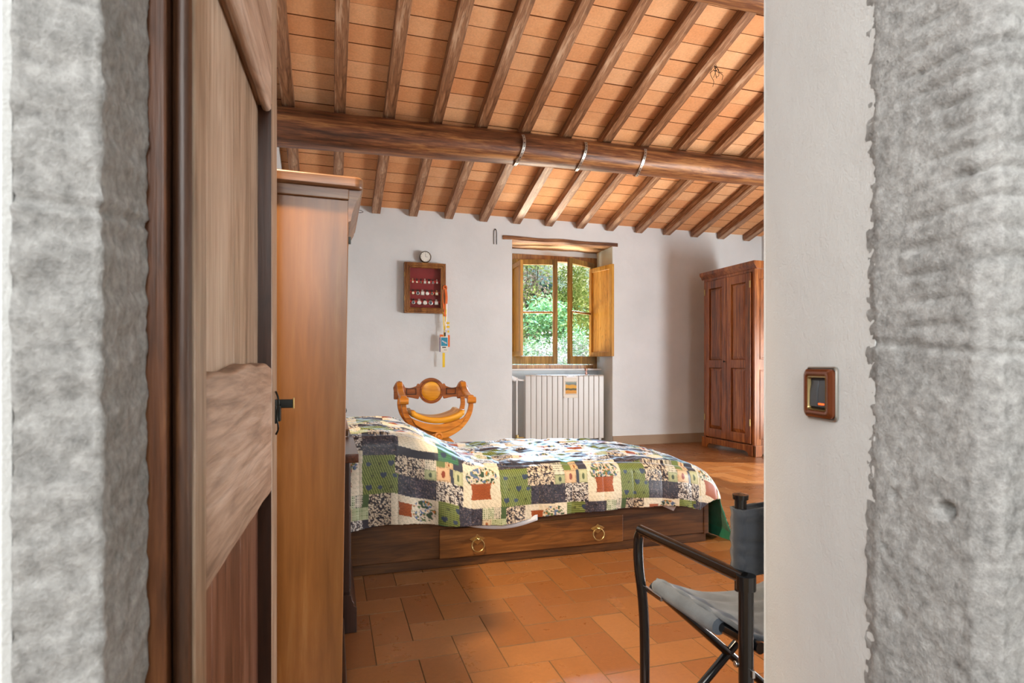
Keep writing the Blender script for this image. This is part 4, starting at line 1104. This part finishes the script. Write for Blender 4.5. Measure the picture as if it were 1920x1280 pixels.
# ------------------------------------------------------------------ outside the window
def leafmat(name,c1,c2,c3):
    m=N(name); at=m.new('ShaderNodeAttribute',attribute_name='tint')
    m.set(Base_Color=m.ramp(at.outputs['Fac'],[(0,c1),(.5,c2),(1,c3)]),Roughness=.5,Specular_IOR_Level=.4)
    tr=m.new('ShaderNodeBsdfTranslucent'); m.link(m.b.inputs['Base Color'].links[0].from_socket,tr.inputs[0]); mx=m.new('ShaderNodeMixShader'); mx.inputs[0].default_value=.28; m.link(m.b.outputs[0],mx.inputs[1]); m.link(tr.outputs[0],mx.inputs[2]); m.link(mx.outputs[0],m.out.inputs[0])
    return m.m
def shrub(name,lab,loc,rx,ry,hz,n,size,mat,blossom=None,seed=1,aspect=.4):
    rs=random.Random(seed); t=thing(name,lab,'shrub',loc,group='shrubs outside the window')
    b=MB(); 
    for k in range(7):
        a=rs.uniform(0,6.28); b.tube(arc([(0,0,0),(rx*.2*math.cos(a),ry*.2*math.sin(a),hz*.4),(rx*.5*math.cos(a),ry*.5*math.sin(a),hz*.85)],5),[.012]*5+[.008]*6,6)
    b.build('stem',M['dark_wood'],t)
    def leaves(n,size,nm,mt,asp):
        V=[];F=[];T=[]
        clumps=[(rs.uniform(-1,1),rs.uniform(-1,1),rs.uniform(0,1)) for _ in range(60)]
        for i in range(n):
            cx,cy,cz=clumps[rs.randrange(60)]
            s=math.sqrt(max(.05,1-(2*cz-.9)**2*.8))
            p=Vector((rx*cx*s+rs.gauss(0,.16),ry*cy*s+rs.gauss(0,.16),hz*cz+rs.gauss(0,.14)))
            d=Vector((rs.gauss(0,1),rs.gauss(0,1),rs.gauss(.3,.8))).normalized(); e=d.cross(Vector((rs.gauss(0,1),rs.gauss(0,1),rs.gauss(0,1)))).normalized()
            L=size*rs.uniform(.6,1.3); w=L*asp; nn=d.cross(e)
            k=len(V); V+=[p,p+d*L*.5+e*w*.5+nn*L*.06,p+d*L,p+d*L*.5-e*w*.5+nn*L*.06]; F+=[(k,k+1,k+2),(k,k+2,k+3)]; q=rs.random(); T+=[q,q]
        me=bpy.data.meshes.new(nm); me.from_pydata([tuple(v) for v in V],[],F); me.materials.append(mt)
        at=me.attributes.new('tint','FLOAT','FACE'); at.data.foreach_set('value',T)
        link(bpy.data.objects.new(nm,me),t)
    leaves(n,size,'foliage',mat,aspect)
    if blossom: leaves(n//2,size*.7,'blossom',blossom,.8)
gA=leafmat('light green leaves',h('7c9c54'),h('a4ba6c'),h('ced694')); gB=leafmat('mid green leaves',h('4f7c54'),h('7aa064'),h('b0c684')); gD=leafmat('pale dusty leaves',h('566c4c'),h('7c8c64'),h('a8a484')); gC=leafmat('blue green leaves',h('4c7480'),h('68929a'),h('96b8aa'))
bl=leafmat('pale pink blossom',h('9c8884'),h('b09e98'),h('c0b4ac'))
def at_win(px,Y):   # world x of a column seen at px, at depth Y
    u=(px-960)/1106; return Y*(math.sin(YAW)+u*math.cos(YAW))/(math.cos(YAW)-u*math.sin(YAW))
shrub('oleander_bush','Pale blossoming bush low outside the left sash',(at_win(1012,10.0),10.0,-.6),.75,.35,1.95,7500,.075,gD,bl,3,.3)
shrub('oleander_bush','Blossoming pale bush seen through the gap between the sashes',(at_win(1075,11.2),11.2,-.6),.8,.3,2.1,6500,.075,gD,bl,4,.3)
shrub('laurel_bush','Dark leafy green bush behind the left window sash',(at_win(1030,12.8),12.8,-.6),.75,.35,3.0,8000,.10,gB,None,5)
shrub('young_tree','Light green young tree reaching the top left of the window',(at_win(990,14.4),14.4,-.6),.55,.35,5.0,6000,.10,gA,bl,8)
shrub('laurel_bush','Sunny yellow green bush beside the window gap',(at_win(1065,16),16,-.6),.75,.4,4.6,7000,.12,gA,None,6)
shrub('laurel_bush','Green bush seen through the right window sash',(at_win(1096,18),18,-.6),.9,.4,4.3,7000,.13,gA,None,7)
shrub('dark_tree','Blue green tree standing far behind the window bushes',(at_win(1035,26),26,-.6),3.0,1.2,5.2,9000,.30,gC,None,9)
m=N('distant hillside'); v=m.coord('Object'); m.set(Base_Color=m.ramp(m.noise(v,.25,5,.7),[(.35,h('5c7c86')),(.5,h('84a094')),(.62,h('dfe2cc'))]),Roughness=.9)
P=[]
for i in range(50):
    row=[]
    for j in range(25):
        x=-40+160*i/49; y=32+60*j/24; row.append((x,y,-1.5+30*(j/24)**.8+3*mn.noise(Vector((x*.05,y*.05,0)))))
    P.append(row)
b=MB(); b.grid(P); tag(b.build('distant_hillside',m.m,smooth=True),'hazy green hillside far beyond the window','hillside',None,'structure')
m=N('garden grass'); m.set(Base_Color=m.ramp(m.noise(m.coord('Object'),2,5,.7),[(.3,h('8f9a5c')),(.7,h('c7bf94'))]),Roughness=.9)
b=MB(); b.box(-30,60,7.7,34,-.8,-.6); tag(b.build('ground',m.m),'dry garden ground outside the window','ground',None,'structure')

# ------------------------------------------------------------------ camera, light, world
cam=bpy.data.cameras.new('camera'); co=link(bpy.data.objects.new('camera',cam)); S.camera=co
co.location=(0,0,EYE); co.rotation_euler=(R(90),0,-YAW)
cam.sensor_width=36; cam.lens=1106/1920*36; cam.shift_y=(685-640)/1920; cam.clip_start=.02; cam.clip_end=300
cam.dof.use_dof=True; cam.dof.focus_distance=3.2; cam.dof.aperture_fstop=8
def area(name,loc,target,sx,sy,power,col=(1,1,1)):
    l=bpy.data.lights.new(name,'AREA'); l.shape='RECTANGLE'; l.size=sx; l.size_y=sy; l.energy=power; l.color=col
    o=link(bpy.data.objects.new(name,l)); o.location=loc
    o.rotation_euler=(Vector(target)-Vector(loc)).to_track_quat('-Z','Y').to_euler(); return o
# added area lamps: one at the unseen right opening, two fills without windows
area('right_window_light',(6.1,3.9,.85),(2.0,4.4,2.9),1.3,1.5,70,(1,.95,.88))
area('right_fill_light',(5.80,1.9,.9),(1.8,4.6,2.9),1.3,1.3,330,(.93,.96,1))
area('entrance_fill_light',(3.6,1.06,1.7),(2.6,5.0,1.6),1.6,1.3,34,(.93,.96,1))
# added lamps out of view, standing in for sky and ground bounce
area('sky_fill_light',(4.6,12.5,4.7),(1.8,3.6,.5),6.4,1.5,4200,(.48,.72,1))
area('ground_fill_light',(3.3,8.6,.5),(2.0,5.0,3.0),2.4,.8,330,(1,.86,.68))
# lamp high on the left wall beside the open door
lp=bpy.data.lights.new('wall_spot','SPOT'); lp.energy=580; lp.color=(1,.74,.46); lp.shadow_soft_size=.06; lp.spot_size=R(78); lp.spot_blend=.7
lo=link(bpy.data.objects.new('wall_spot',lp)); lo.location=(-.42,1.36,2.98); lo.rotation_euler=(Vector((1.1,3.0,0))-lo.location).to_track_quat('-Z','Y').to_euler()
# unseen area lamps added behind the camera to light jambs and reveal
area('hall_fill_light',(-1.7,-.9,2.2),(.8,.8,1.1),1.5,1.3,62,(1,.985,.97))
area('hall_fill_light_rear',(-.35,-2.0,2.2),(.1,.8,1.0),1.0,1.0,75,(1,.985,.97))
sun=bpy.data.lights.new('sun','SUN'); sun.energy=8; sun.angle=R(.6); sun.color=(1,.93,.82)
so=link(bpy.data.objects.new('sun',sun)); so.rotation_euler=Vector((-.75,.35,-.62)).to_track_quat('-Z','Y').to_euler()
W=bpy.data.worlds.new('sky'); S.world=W; W.use_nodes=True; nt=W.node_tree; bg=nt.nodes['Background']
sky=nt.nodes.new('ShaderNodeTexSky'); sky.sky_type='HOSEK_WILKIE'; sky.sun_direction=(.7,-.35,.6); sky.turbidity=7
nt.links.new(sky.outputs[0],bg.inputs[0]); bg.inputs[1].default_value=1.8
vs=S.view_settings; vs.view_transform='Standard'; vs.look='None'; vs.gamma=1; vs.use_curve_mapping=False; vs.exposure=0.05
S.cycles.use_denoising=True
S.cycles.max_bounces=8; S.cycles.diffuse_bounces=5; S.cycles.glossy_bounces=3; S.cycles.transparent_max_bounces=8; S.cycles.sample_clamp_indirect=6
S.cycles.caustics_reflective=False; S.cycles.caustics_refractive=False
